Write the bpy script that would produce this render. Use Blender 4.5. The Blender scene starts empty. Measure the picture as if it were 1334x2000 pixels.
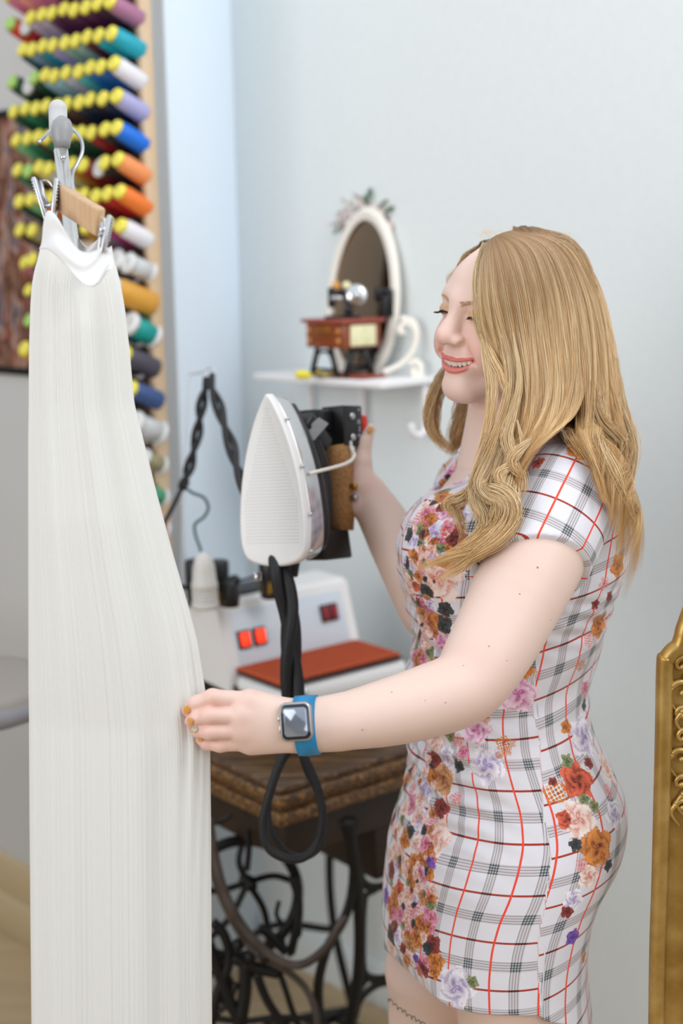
import bpy, bmesh, math, random
import numpy as np
from mathutils import Vector, Matrix
from mathutils.geometry import tessellate_polygon

# ------------------------------------------------------------------ camera, world, light
SC = bpy.context.scene
COL = SC.collection
FPX, PITCH, EYE, ROLL = 2778.0, math.radians(10.2), 1.62, 0.018
_X0 = np.array([1, 0, 0.0]); CF = np.array([0, math.cos(PITCH), -math.sin(PITCH)])
_U0 = np.array([0, math.sin(PITCH), math.cos(PITCH)])
CX = _X0*math.cos(ROLL) - _U0*math.sin(ROLL); CU = _U0*math.cos(ROLL) + _X0*math.sin(ROLL)
CC = np.array([0, 0, EYE])
cam_d = bpy.data.cameras.new('camera'); cam = bpy.data.objects.new('camera', cam_d); COL.objects.link(cam)
cam.matrix_world = Matrix(((CX[0], CU[0], -CF[0], 0), (CX[1], CU[1], -CF[1], 0), (CX[2], CU[2], -CF[2], EYE), (0, 0, 0, 1)))
cam_d.sensor_fit = 'VERTICAL'; cam_d.sensor_height = 36.0; cam_d.lens = 36.0*FPX/2000
cam_d.dof.use_dof = True; cam_d.dof.focus_distance = 1.71; cam_d.dof.aperture_fstop = 2.4
cam_d.clip_start = 0.05
SC.camera = cam
SC.view_settings.view_transform = 'Standard'; SC.view_settings.look = 'None'
SC.view_settings.gamma = 1.0; SC.view_settings.use_curve_mapping = False
SC.view_settings.exposure = 0.30
W = bpy.data.worlds.new('world'); SC.world = W; W.use_nodes = True
W.node_tree.nodes['Background'].inputs[0].default_value = (0.86, 0.93, 1.0, 1)
W.node_tree.nodes['Background'].inputs[1].default_value = 0.92
def area(name, loc, target, sx, sy, power, col, spread=180):
    l = bpy.data.lights.new(name, 'AREA'); l.shape = 'RECTANGLE'; l.size = sx; l.size_y = sy; l.energy = power; l.color = col; l.spread = math.radians(spread)
    o = bpy.data.objects.new(name, l); COL.objects.link(o); o.location = loc
    o.rotation_euler = (Vector(target)-Vector(loc)).to_track_quat('-Z', 'Y').to_euler(); return o
area('window_daylight', (-2.7, -0.9, 2.1), (0.5, 2.4, 1.9), 2.4, 1.9, 15, (1.0, 0.97, 0.93), 96)
area('shop_front_daylight', (2.3, -1.2, 2.4), (.1, 2.5, 2.0), 2.2, 1.8, 11, (0.95, 0.98, 1.0), 110)
area('overhead_wall_fill', (1.6, 1.35, 3.2), (.35, 2.8, 1.8), 1.6, 1.6, 17, (1.0, 0.99, 0.98), 116)  # unseen overhead fill, added to brighten the upper back walls

def ray(x, y): return ((x-667)*CX - (y-1000)*CU + FPX*CF)/FPX
def at(x, y, D): return CC + ray(x, y)*D
def atz(x, y, z):
    d = ray(x, y); return CC + d*((z-EYE)/d[2])
def onplane(x, y, p0, n):
    d = ray(x, y); return CC + d*(np.dot(np.array(p0)-CC, n)/np.dot(d, n))
def proj(P):
    v = np.array(P)-CC; D = v@CF; return 667+FPX*(v@CX)/D, 1000-FPX*(v@CU)/D, D

# ------------------------------------------------------------------ materials
def lin(c):
    if isinstance(c, str): c = [int(c[i:i+2], 16)/255 for i in (0, 2, 4)]
    return tuple(v/12.92 if v <= .04045 else ((v+.055)/1.055)**2.4 for v in c)
def mat(name, c, rough=.5, metal=0.0, **kw):
    m = bpy.data.materials.new(name); m.use_nodes = True; nt = m.node_tree; b = nt.nodes['Principled BSDF']
    c = lin(c); b.inputs['Base Color'].default_value = (*c, 1); b.inputs['Roughness'].default_value = rough
    b.inputs['Metallic'].default_value = metal
    if 'spec' in kw: b.inputs['Specular IOR Level'].default_value = kw['spec']
    if 'coat' in kw: b.inputs['Coat Weight'].default_value = kw['coat']
    if 'sss' in kw:
        b.inputs['Subsurface Weight'].default_value = kw['sss']; b.inputs['Subsurface Scale'].default_value = kw.get('sscale', .01)
        b.inputs['Subsurface Radius'].default_value = kw.get('srad', (1, .35, .2))
    if 'emit' in kw:
        b.inputs['Emission Color'].default_value = (*lin(kw['emit']), 1); b.inputs['Emission Strength'].default_value = kw['es']
    tc = nt.nodes.new('ShaderNodeTexCoord')
    nz = nt.nodes.new('ShaderNodeTexNoise'); nz.inputs['Scale'].default_value = kw.get('ns', 40); nz.inputs['Detail'].default_value = kw.get('nd', 4)
    mp = nt.nodes.new('ShaderNodeMapping'); mp.inputs['Scale'].default_value = kw.get('stretch', (1, 1, 1))
    nt.links.new(tc.outputs['Object'], mp.inputs[0]); nt.links.new(mp.outputs[0], nz.inputs['Vector'])
    c2 = kw.get('c2')
    if c2 is not None:
        r = nt.nodes.new('ShaderNodeValToRGB'); lo, hi = kw.get('cr', (.35, .65))
        r.color_ramp.elements[0].position = lo; r.color_ramp.elements[1].position = hi
        r.color_ramp.elements[0].color = (*c, 1); r.color_ramp.elements[1].color = (*lin(c2), 1)
        nt.links.new(nz.outputs[0], r.inputs[0]); nt.links.new(r.outputs[0], b.inputs['Base Color'])
    if kw.get('bump', 0):
        bp = nt.nodes.new('ShaderNodeBump'); bp.inputs['Strength'].default_value = kw['bump']; bp.inputs['Distance'].default_value = kw.get('bd', .002)
        nt.links.new(nz.outputs[0], bp.inputs['Height']); nt.links.new(bp.outputs[0], b.inputs['Normal'])
    return m
M = {}
M['wall'] = mat('painted_plaster', 'e4eaeb', .75, bump=.15, ns=60, c2='e6eced')
M['wall_left'] = mat('grey_paint', 'd0cfce', .8, bump=.1, ns=60)
M['wall_corner'] = mat('lit_pale_blue_paint', 'e6f1fc', .7, bump=.1, ns=60)  # window light on this wall is put into its paler, bluer colour
M['brown_wall'] = mat('brown_wall_paint', '6b5d50', .8, c2='5a4c40', ns=2)
M['floor'] = mat('tan_floor', 'c3ab88', .55, c2='b89f7b', ns=3, stretch=(1, 8, 1))
M['trim'] = mat('beige_trim', 'cdb994', .5)
M['black'] = mat('black_plastic', '17171a', .38)
M['rubber'] = mat('black_braided_rubber', '121216', .55, bump=.3, ns=400)
M['iron'] = mat('black_cast_iron', '141213', .42, .35, bump=.25, ns=120)
M['iron_worn'] = mat('worn_brown_iron', '5a4f4a', .55, .3, c2='40362f', ns=30)
M['chrome'] = mat('chrome', 'd8d8da', .18, 1.0)
M['steel'] = mat('brushed_steel', 'c9c9cc', .3, 1.0, bump=.05, ns=300)
M['brass'] = mat('brass', 'c79a45', .3, 1.0)
M['gold'] = mat('antique_gold', 'c9a765', .36, .65, c2='a98544', ns=25, bump=.25, bd=.003)
M['whiteplastic'] = mat('white_enamel', 'e8e6e6', .35)
M['greyplastic'] = mat('pale_grey_plastic', 'cfccc8', .45)
M['knobgrey'] = mat('grey_plastic', '98989b', .4)
M['cork'] = mat('cork', 'b98a58', .85, c2='8a5f35', ns=260, bump=.5, bd=.001, cr=(.3, .7))
M['red'] = mat('red_plastic', 'e0301c', .4)
M['cream'] = mat('cream_iron_paint', 'efe9df', .45)
M['shelfpaint'] = mat('white_shelf_paint', 'efeef0', .4)
M['mat_orange'] = mat('terracotta_silicone', 'b04a22', .7, bump=.2, ns=200)
M['mirror'] = mat('mirror_glass', 'a08b76', .03, 1.0)  # brown tint stands in for a dark brown reflection
M['wood_toy'] = mat('glossy_red_brown_wood', '9a4f22', .28, c2='7a3712', ns=30, stretch=(1, 1, 6), coat=.5)
M['toy_top'] = mat('reddish_toy_tabletop', '9c4a3c', .3)
M['pine'] = mat('pale_pine', 'd9c1a4', .6, c2='c9a983', ns=10, stretch=(1, 1, .1), bump=.1)
M['hanger'] = mat('hanger_wood', 'd6b28e', .42, c2='cba47d', ns=18, stretch=(1, 8, 1))

def tag(o, label=None, cat=None, group=None, kind=None):
    if label: o['label'] = label
    if cat: o['category'] = cat
    if group: o['group'] = group
    if kind: o['kind'] = kind
    return o
def empty(name, loc, label, cat, group=None):
    o = bpy.data.objects.new(name, None); COL.objects.link(o); o.location = Vector(loc); o.empty_display_size = .05
    return tag(o, label, cat, group)
def link(name, me, m, parent=None, smooth=True):
    o = bpy.data.objects.new(name, me); COL.objects.link(o)
    if m is not None:
        for mm in (m if isinstance(m, (list, tuple)) else [m]): me.materials.append(mm)
    if parent is not None:
        o.parent = parent; o.matrix_parent_inverse = Matrix.Translation(-parent_loc(parent))
    return o
def parent_loc(p): return Vector(p.location) if p.parent is None else Vector((0, 0, 0))

class MB:
    """collects shapes (world coordinates) into one mesh"""
    def __init__(s): s.v = []; s.f = []; s.m = []; s.sm = []; s.n = 0
    def add(s, v, f, mi=0, smooth=True):
        v = np.asarray(v, float).reshape(-1, 3); s.v.append(v)
        for q in f: s.f.append(tuple(int(i)+s.n for i in q)); s.m.append(mi); s.sm.append(smooth)
        s.n += len(v); return s
    def box(s, c, ax, h, mi=0, bev=0.0, seg=2):
        """box centre c, axes ax (3 unit vectors), half sizes h"""
        bm = bmesh.new(); bmesh.ops.create_cube(bm, size=2)
        for v in bm.verts: v.co = Vector([v.co[i]*h[i] for i in range(3)])
        if bev > 0: bmesh.ops.bevel(bm, geom=list(bm.edges), offset=min(bev, min(h)*.95), segments=seg, profile=.5, affect='EDGES')
        bm.verts.index_update(); A = np.array(ax)
        v = np.array([tuple(q.co) for q in bm.verts])@A + np.array(c)
        f = [[q.index for q in fc.verts] for fc in bm.faces]; bm.free()
        return s.add(v, f, mi, bev > 0)
    def tube(s, P, r, n=10, mi=0, cap=True, flat=None, closed=False):
        P = np.array(P, float); k = len(P); r = np.broadcast_to(np.asarray(r, float), (k,))
        if closed: T = np.roll(P, -1, 0)-np.roll(P, 1, 0)
        else: T = np.gradient(P, axis=0)
        T /= np.linalg.norm(T, axis=1)[:, None]+1e-12
        N = np.zeros_like(P); a = np.array([0, 0, 1.0]) if abs(T[0][2]) < .9 else np.array([1.0, 0, 0])
        if flat is not None: a = np.array(flat[0], float)
        n0 = a-T[0]*(a@T[0]); N[0] = n0/np.linalg.norm(n0)
        for i in range(1, k):
            q = (a if flat is not None else N[i-1]); q = q-T[i]*(q@T[i]); N[i] = q/(np.linalg.norm(q)+1e-12)
        B = np.cross(T, N); th = np.linspace(0, 2*np.pi, n, endpoint=False)
        fr = flat[1] if flat is not None else 1.0
        V = P[:, None]+r[:, None, None]*(np.cos(th)[None, :, None]*N[:, None]*fr+np.sin(th)[None, :, None]*B[:, None])
        f = []
        for i in range(k if closed else k-1):
            j = (i+1) % k
            for t in range(n):
                u = (t+1) % n; f.append((i*n+t, i*n+u, j*n+u, j*n+t))
        if cap and not closed: f.append(tuple(range(n))[::-1]); f.append(tuple(range((k-1)*n, k*n)))
        return s.add(V.reshape(-1, 3), f, mi, True)
    def lathe(s, c, axis, prof, n=20, mi=0, smooth=True):
        """prof: (distance along axis, radius)"""
        a = np.array(axis, float); a /= np.linalg.norm(a); h = np.array([0, 0, 1.0]) if abs(a[2]) < .9 else np.array([1.0, 0, 0])
        u = np.cross(a, h); u /= np.linalg.norm(u); w = np.cross(a, u); th = np.linspace(0, 2*np.pi, n, endpoint=False)
        V = [np.array(c)+a*d+max(r, 1e-5)*(np.cos(t)*u+np.sin(t)*w) for d, r in prof for t in th]
        f = [(i*n+t, i*n+(t+1) % n, (i+1)*n+(t+1) % n, (i+1)*n+t) for i in range(len(prof)-1) for t in range(n)]
        f.append(tuple(range(n))[::-1]); f.append(tuple(range((len(prof)-1)*n, len(prof)*n)))
        return s.add(V, f, mi, smooth)
    def sph(s, c, r, mi=0, n=14, ax=None):
        r = np.broadcast_to(np.asarray(r, float), (3,)); V = []; f = []
        for i in range(n+1):
            ph = np.pi*i/n
            for j in range(n*2):
                t = np.pi*j/n; V.append([r[0]*np.sin(ph)*np.cos(t), r[1]*np.sin(ph)*np.sin(t), r[2]*np.cos(ph)])
        for i in range(n):
            for j in range(n*2):
                f.append((i*2*n+j, (i+1)*2*n+j, (i+1)*2*n+(j+1) % (2*n), i*2*n+(j+1) % (2*n)))
        V = np.array(V)
        if ax is not None: V = V@np.array(ax)
        return s.add(V+np.array(c), f, mi, True)
    def prism(s, pts, off, mi=0, smooth=False):
        """polygon pts (3d, planar) extruded by vector off"""
        P = [Vector(p) for p in pts]; n = len(P); tri = tessellate_polygon([P])
        V = [tuple(p) for p in P]+[tuple(p+Vector(off)) for p in P]
        f = [tuple(t) for t in tri]+[tuple(i+n for i in t[::-1]) for t in tri]+[(i, (i+1) % n, (i+1) % n+n, i+n) for i in range(n)]
        return s.add(V, f, mi, smooth)
    def build(s, name, m, parent=None, fix=True):
        me = bpy.data.meshes.new(name); V = np.concatenate(s.v); me.from_pydata(V.tolist(), [], s.f)
        me.polygons.foreach_set('material_index', s.m); me.polygons.foreach_set('use_smooth', s.sm); me.update()
        if fix:
            bm = bmesh.new(); bm.from_mesh(me); bmesh.ops.recalc_face_normals(bm, faces=bm.faces); bm.to_mesh(me); bm.free()
        return link(name, me, m, parent)
def spline(P, n, closed=False):
    P = np.array(P, float); k = len(P)
    if closed: Q = np.vstack([P[-1], P, P[0], P[1]])
    else: Q = np.vstack([2*P[0]-P[1], P, 2*P[-1]-P[-2]])
    seg = k if closed else k-1; out = []
    for t in np.linspace(0, seg, n, endpoint=not closed):
        i = min(int(t), seg-1); u = t-i; a, b, c, d = Q[i:i+4]
        out.append(.5*((2*b)+(-a+c)*u+(2*a-5*b+4*c-d)*u*u+(-a+3*b-3*c+d)*u**3))
    return np.array(out)
def nrm(v): v = np.array(v, float); return v/np.linalg.norm(v)
Z = np.array([0, 0, 1.0])
D1 = nrm((1, -1, 0)); D2 = nrm((1, 1, 0))                # wall directions
E1 = np.array([math.cos(math.radians(39)), math.sin(math.radians(39)), 0]); E2 = np.array([-E1[1], E1[0], 0])
R = random.Random(4)

# ------------------------------------------------------------------ the room
def slab(name, pts, thick, m, z0=0, z1=3.0):
    """wall along the plan polyline pts, thickened to the side given by thick"""
    b = MB(); a, c = np.array([pts[0][0], pts[0][1], 0.]), np.array([pts[1][0], pts[1][1], 0.]); d = nrm(c-a); n = np.array([-d[1], d[0], 0])*thick
    b.prism([a+Z*z0, c+Z*z0, c+n+Z*z0, a+n+Z*z0], Z*(z1-z0)); return tag(b.build(name, m), kind='structure')
OC = np.array([-.381, 2.821, 0]); IC = np.array([-.216, 3.166, 0])
b = MB(); b.prism([OC-D1*4.2, OC, OC+(IC-OC)*.30, OC-D1*4.2+D2*.12], Z*3.0); tag(b.build('wall_left', M['wall_left']), kind='structure')
b = MB(); b.prism([OC, IC, IC-D1*.12, OC+(IC-OC)*.30-D1*.10], Z*3.0); tag(b.build('wall_corner', M['wall_corner']), kind='structure')
slab('wall_right', [IC, IC+D1*5.2], .12, M['wall'])
slab('wall_rear', [(5.4, -2.6), (-4.5, -2.6)], -.12, M['brown_wall'])
slab('wall_side', [(-4.2, 1.2), (-4.2, 6.0)], .12, M['brown_wall'])
b = MB(); b.box((.5, 1.4, -.05), np.eye(3), (5.6, 5.0, .05)); tag(b.build('floor', M['floor']), kind='structure')
def skirting(name, a, c, m, hs=((0, .14, .016), (.14, .165, .010))):
    b = MB(); a = np.array(a); c = np.array(c); d = nrm(c-a); n = np.array([d[1], -d[0], 0])
    for z0, z1, t in hs: b.box((a+c)/2+n*t/2+Z*(z0+z1)/2, (d, n, Z), (np.linalg.norm(c-a)/2, t/2, (z1-z0)/2), bev=.003)
    return tag(b.build(name, m), kind='structure')
skirting('baseboard_left', OC-D1*4.2, OC, M['trim'], ((0, .10, .022), (.10, .20, .014)))
skirting('baseboard_right', IC+D1*.02, IC+D1*5.2, M['wall'], ((0, .09, .014), (.09, .10, .009)))

# ------------------------------------------------------------------ picture on the left wall
NL = -D2                                              # normal of the left wall, to the room
def picture():
    p0 = onplane(108, 738, OC, D2); p1 = onplane(108, 200, OC, D2)
    z0, z1 = p0[2], p1[2]; r = OC+D1*((p0-OC)@D1); wdt = .95
    root = empty('framed_picture', r+Z*z0-D1*wdt/2, 'black framed picture of a blurred crowd on the grey wall behind the thread rack', 'picture')
    c = r-D1*wdt/2+Z*(z0+z1)/2+NL*.0045; h = (z1-z0)/2; fw = .018
    b = MB()
    for s in (-1, 1):
        b.box(c+D1*s*(wdt/2-fw/2), (D1, NL, Z), (fw/2, .004, h), bev=.002); b.box(c+Z*s*(h-fw/2), (D1, NL, Z), (wdt/2, .004, fw/2), bev=.002)
    b.build('frame', M['black'], root)
    m = mat('crowd_print', '5f4538', .35, c2='2f3450', ns=7); nt = m.node_tree
    rp = [n for n in nt.nodes if n.type == 'VALTORGB'][0]; mp = [n for n in nt.nodes if n.type == 'MAPPING'][0]; mp.inputs['Scale'].default_value = (3, 3, 1.3)
    rp.color_ramp.elements[0].position = .25; rp.color_ramp.elements[1].position = .8
    for p, c_ in ((.36, '5a3b2c'), (.42, '96705e'), (.47, '4f382d'), (.5, '8f4a36'), (.55, 'b89c8c'), (.6, '46506f'), (.66, '9b7458'), (.72, '2c2a33')):
        e = rp.color_ramp.elements.new(p); e.color = (*lin(c_), 1)
    b = MB(); b.box(c-NL*.0005, (D1, NL, Z), (wdt/2-fw*.8, .003, h-fw*.8)); b.build('print', m, root)
picture()

# ------------------------------------------------------------------ thread rack
LEAN = nrm(Z*.999)
rack_edge = OC+D1*((onplane(313, 400, OC, D2)-OC)@D1)
rack = empty('thread_rack', rack_edge-D1*.17+Z*.62, 'wooden peg rack full of thread spools hung on the grey wall', 'rack')
b = MB()
zt, zb = 2.32, .62
for s0, s1 in ((-.018, .0), (-.275, -.265)):
    b.box(rack_edge+D1*(s0+s1)/2+NL*.016+Z*(zt+zb)/2, (D1, NL, Z), ((s1-s0)/2, .014, (zt-zb)/2), bev=.003)
b.build('side_rail', M['pine'], rack)
b = MB(); b.box(rack_edge-D1*.140+NL*.006+Z*(zt+zb)/2, (D1, NL, Z), (.130, .003, (zt-zb)/2)); b.build('back_panel', mat('dark_brown_board', '5d4936', .7, c2='4a3827', ns=14), rack)  # mottled dark brown sheet behind the pegs
yrow = [-5+62.0*i for i in range(-1, 19)]; zrow = []
ax_s = nrm(NL*.90+Z*.40)
SP_L, SP_R = .078, .0150
for i, y in enumerate(yrow):
    z = onplane(284, y+42, OC+NL*.02, D2)[2]; zrow.append(z)
    bb = MB(); bb.box(rack_edge-D1*.17+NL*.013+Z*(z-.004), (D1, NL, Z), (.153, .005, .008)); bb.build('peg_rail', M['pine'], rack)
C_ = dict(pink='d77ba0', mauve='a8708f', plum='4f1745', dark_plum='3a1233', lilac='b7a5bf', red='b51f1f', orange_red='dc3d1e', turquoise='17a3b8', wine='4d1230', sage='8aa9a4', lavender='9f94c6', teal_blue='1689a6',
 grey_blue='7794ac', dark_teal='12485c', white='e6e4ea', royal_blue='1268b4', blue='1559a0', aqua='4fb0b8', pale_lilac='b9bdd4', pale_blue='93bcd0', forest_green='173f30', black='191a20', periwinkle='a9a8d6', navy='152444', dark_navy='101a30',
 brown='4a3230', grey_green='5b6c62', green='1f7a5c', bright_blue='1270dc', dark_red='8e1a20', dark_green='1c4a36', apricot='f0955a', maroon='5e1420', gold='b57f28', pale_yellow='d8cf8c', orange='ec7a2c', light_green='7fc08a', magenta='9c2a6c', dull_lilac='8f7c94',
 mustard='d79b3a', teal='0f9a94', charcoal='4c4855', slate_blue='3c5488', silver='c9ccce', olive='7d8a3f', sea_green='4b9a72', coral='e05a4c', salmon='e89a90', khaki='9c9270')
ROWS = {0: ['rose', 'pink', 'pink', 'lilac', 'mauve', 'wine', 'pink', 'pink', 'salmon', 'pink'],
 1: 'mauve dark_plum plum plum plum plum lilac lilac red orange_red'.split(),
 2: 'turquoise turquoise wine sage sage lavender teal_blue grey_blue dark_teal'.split(),
 3: 'white blue royal_blue aqua pale_lilac pale_blue pale_blue forest_green black dark_green'.split(),
 4: 'periwinkle navy dark_navy navy brown brown grey_green dark_green green dark_green'.split(),
 5: 'bright_blue black dark_red dark_green dark_green forest_green green brown green light_green'.split(),
 6: 'apricot black maroon dark_red gold pale_yellow silver pale_yellow brown green'.split(),
 7: 'orange red dark_red gold brown pale_yellow orange orange light_green dark_green'.split(),
 8: 'white magenta dull_lilac gold gold brown gold mustard khaki brown'.split(),
 9: 'silver charcoal khaki brown brown gold pink salmon brown pink'.split(),
 10: 'mustard black khaki brown gold brown salmon pink coral navy'.split(),
 11: 'teal dark_teal charcoal brown sage brown pink slate_blue coral brown'.split(),
 12: 'charcoal navy black brown navy brown brown coral gold mustard'.split(),
 13: 'slate_blue navy black navy brown navy navy black mustard gold'.split(),
 14: 'silver white khaki silver silver white white khaki white silver'.split(),
 15: 'khaki olive charcoal khaki olive khaki green olive green olive'.split(),
 16: 'sea_green green olive green green green olive green green green'.split(),
 17: 'coral salmon pink coral coral coral pink salmon coral coral'.split(),
 18: 'salmon khaki pink salmon coral salmon pink pink salmon pink'.split()}
C_['rose'] = 'c8507c'
ORD = 'first second third fourth fifth sixth seventh eighth ninth tenth eleventh twelfth thirteenth fourteenth fifteenth sixteenth seventeenth eighteenth nineteenth'.split()
smat = {}
capm = {'yellow': mat('yellow_cone_base', 'f0e255', .4), 'white': mat('white_spool_end', 'dcdcdc', .4), 'green': mat('green_cone_base', 'a9cf6c', .4)}
sp_mesh = {}
def spool_mesh(kind):
    a = np.array([0, 0, 1.0])
    b = MB()
    if kind == 'cone': b.lathe((0, 0, 0), a, [(0, .010), (.001, .0155), (.006, .0165), (.060, .0150), (.066, .0125), (.068, .008)], 18)
    else: b.lathe((0, 0, 0), a, [(.006, .014), (.008, .0165), (.045, .0165), (.047, .014)], 18)
    e = MB()
    if kind == 'cone': e.lathe((0, 0, 0), a, [(.066, .0095), (.068, .0138), (.0745, .0128), (.077, .0095), (.0775, .003), (.070, .002)], 14)
    else:
        e.lathe((0, 0, 0), a, [(-.002, .0175), (0, .019), (.006, .018), (.0065, .012)], 18); e.lathe((0, 0, 0), a, [(.046, .012), (.047, .018), (.053, .019), (.056, .016), (.0565, .003), (.05, .002)], 18)
    return b, e
def mk(b, name):
    me = bpy.data.meshes.new(name); me.from_pydata(np.concatenate(b.v).tolist(), [], b.f); me.polygons.foreach_set('use_smooth', [True]*len(b.f)); me.update(); return me
for k in ('cone', 'flanged'): sp_mesh[k] = spool_mesh(k)
SK_L = [(60, 400), (57, 640), (56, 2000)]
def behind_skirt(x, y):
    if y < 440: return False
    xr = np.interp(y, [440, 525, 600, 790, 850, 960, 1080, 1190], [205, 228, 240, 262, 280, 305, 335, 370]); return 66 < x < xr-12
mcache = {}
n_sp = 0
for r in range(0, 19):
    names = ROWS[r]
    for c, cn in enumerate(names):
        pitch = .0374; base = rack_edge-D1*((.014 if r < 9 else (.012 if r < 13 else .002))+c*pitch+(R.random()-.5)*.003)+NL*.020+Z*zrow[r]
        capx, capy, _ = proj(base+ax_s*SP_L); bx, by, _ = proj(base)
        if behind_skirt(capx, capy) and behind_skirt(bx, by): continue
        kind = 'cone' if not ((r in (9, 11, 14, 15, 16, 17, 18)) and c < 4) and R.random() > .04 else 'flanged'
        capc = 'white' if kind == 'flanged' or (r in (0, 10) and c < 1) else ('green' if (c > 6 and R.random() < .35) else 'yellow')
        word = cn.replace('_', ' ')
        lab = f'{word} thread spool with {capc} end, {ORD[r]} row down, {ORD[c]} from right edge'
        o = empty('thread_spool', base, lab, 'thread spool', 'thread spools on the wooden wall rack')
        jit = nrm(ax_s+np.array([R.uniform(-.05, .05), R.uniform(-.05, .05), R.uniform(-.05, .05)]))
        o.rotation_euler = Vector(jit).to_track_quat('Z', 'Y').to_euler()
        big = 1.18 if (r, c) in ((10, 0),) else 1.0
        if r >= 9: big *= R.uniform(.85, 1.15)
        o.scale = (big*1.14, big*1.14, big if kind == 'cone' else big*1.05)
        for part, idx in (('thread', 0), ('end_cap', 1)):
            mkey = C_[cn] if idx == 0 else capc; key = (kind, idx, mkey)
            if key not in mcache:
                me = mk(sp_mesh[kind][idx], part)
                if idx == 0:
                    if cn not in smat: smat[cn] = mat('thread_'+cn, C_[cn], .5, bump=.4, ns=900, stretch=(.1, .1, 1), bd=.0006)
                    me.materials.append(smat[cn])
                else: me.materials.append(capm[capc])
                mcache[key] = me
            q = bpy.data.objects.new(part, mcache[key]); COL.objects.link(q); q.parent = o
        n_sp += 1
print('spools', n_sp)

# ------------------------------------------------------------------ ironing board at the left edge
def ironing_board():
    p = at(40, 1300, 2.45); z = p[2]; c0 = np.array([p[0], p[1], 0])
    root = empty('ironing_board', c0-np.array([.5, 0, 0])+Z*0.0, 'padded grey ironing board end at the left edge of the photo', 'ironing board')
    tip = at(95, 1312, 2.45); z = tip[2]-.01
    pts = []
    L = 1.15
    for t in np.linspace(-math.pi/2, math.pi/2, 17): pts.append((tip[0]-.16+.16*math.cos(t), tip[1]+.155*math.sin(t)))
    pts += [(tip[0]-L, tip[1]+.17), (tip[0]-L, tip[1]-.17)]
    P = np.array([[x, y, z] for x, y in pts]); cen = P.mean(0)
    b = MB(); n = len(P); V = []; f = []
    prof = [(1.0, -.052), (1.03, -.045), (1.045, -.028), (1.03, -.010), (1.0, -.002), (.93, 0)]
    ctr = np.array([tip[0]-.3, tip[1], z])
    for s, dz in prof: V += [list((q-ctr)*np.array([1+(s-1)*1.0, s*1.0+(s-1)*.6, 1])+ctr+Z*dz) for q in P]
    for i in range(len(prof)-1):
        for j in range(n): f.append((i*n+j, i*n+(j+1) % n, (i+1)*n+(j+1) % n, (i+1)*n+j))
    f.append(tuple(range(n))); f.append(tuple(range((len(prof)-1)*n, len(prof)*n)))
    b.add(V, f); b.build('padded_top', mat('grey_brown_felt', '9c948d', .9, bump=.3, ns=200, bd=.002), root)
    b = MB(); Q = spline([(x, y, z-.034) for x, y in pts], 90, True); b.tube(Q, .020, 8, closed=True); b.build('edge_roll', mat('grey_quilted_edge', '8d8c92', .75, bump=.4, ns=60), root)
    b = MB()
    for s in (-1, 1):
        b.tube([(tip[0]-.25, tip[1]+s*.12, z-.06), (tip[0]-1.0, tip[1]+s*.14, .012)], .011); b.tube([(tip[0]-1.0, tip[1]+s*.06, z-.06), (tip[0]-.35, tip[1]+s*.2, .012)], .011)
    b.tube([(tip[0]-1.0, tip[1]-.17, .012), (tip[0]-1.0, tip[1]+.17, .012)], .012); b.tube([(tip[0]-.35, tip[1]-.2, .012), (tip[0]-.35, tip[1]+.2, .012)], .012)
    b.build('folding_legs', M['steel'], root)
ironing_board()
# ------------------------------------------------------------------ treadle sewing table
T0 = atz(545, 1544, .76)
def TP(a, w, z): return T0+E1*a+E2*w+Z*(z-.76)
TL, TW = .53, .49
def wood_mat(name, c, c2, sc=6):
    m = mat(name, c, .42, c2=c2, ns=sc, nd=8, stretch=(1, 1, 6), bump=.25, bd=.002, cr=(.3, .72)); nt = m.node_tree
    mp = [n for n in nt.nodes if n.type == 'MAPPING'][0]; mp.inputs['Rotation'].default_value = (0, 0, -math.radians(39)); mp.inputs['Scale'].default_value = (2, 26, 26)
    rp = [n for n in nt.nodes if n.type == 'VALTORGB'][0]; e = rp.color_ramp.elements.new(.5); e.color = (*lin('4a3420'), 1)
    return m
M['tablewood'] = wood_mat('weathered_dark_wood', '3a2a20', '8d6b48'); M['darkwood'] = mat('very_dark_wood', '1d120d', .45, c2='2b1a12', ns=12)
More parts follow.
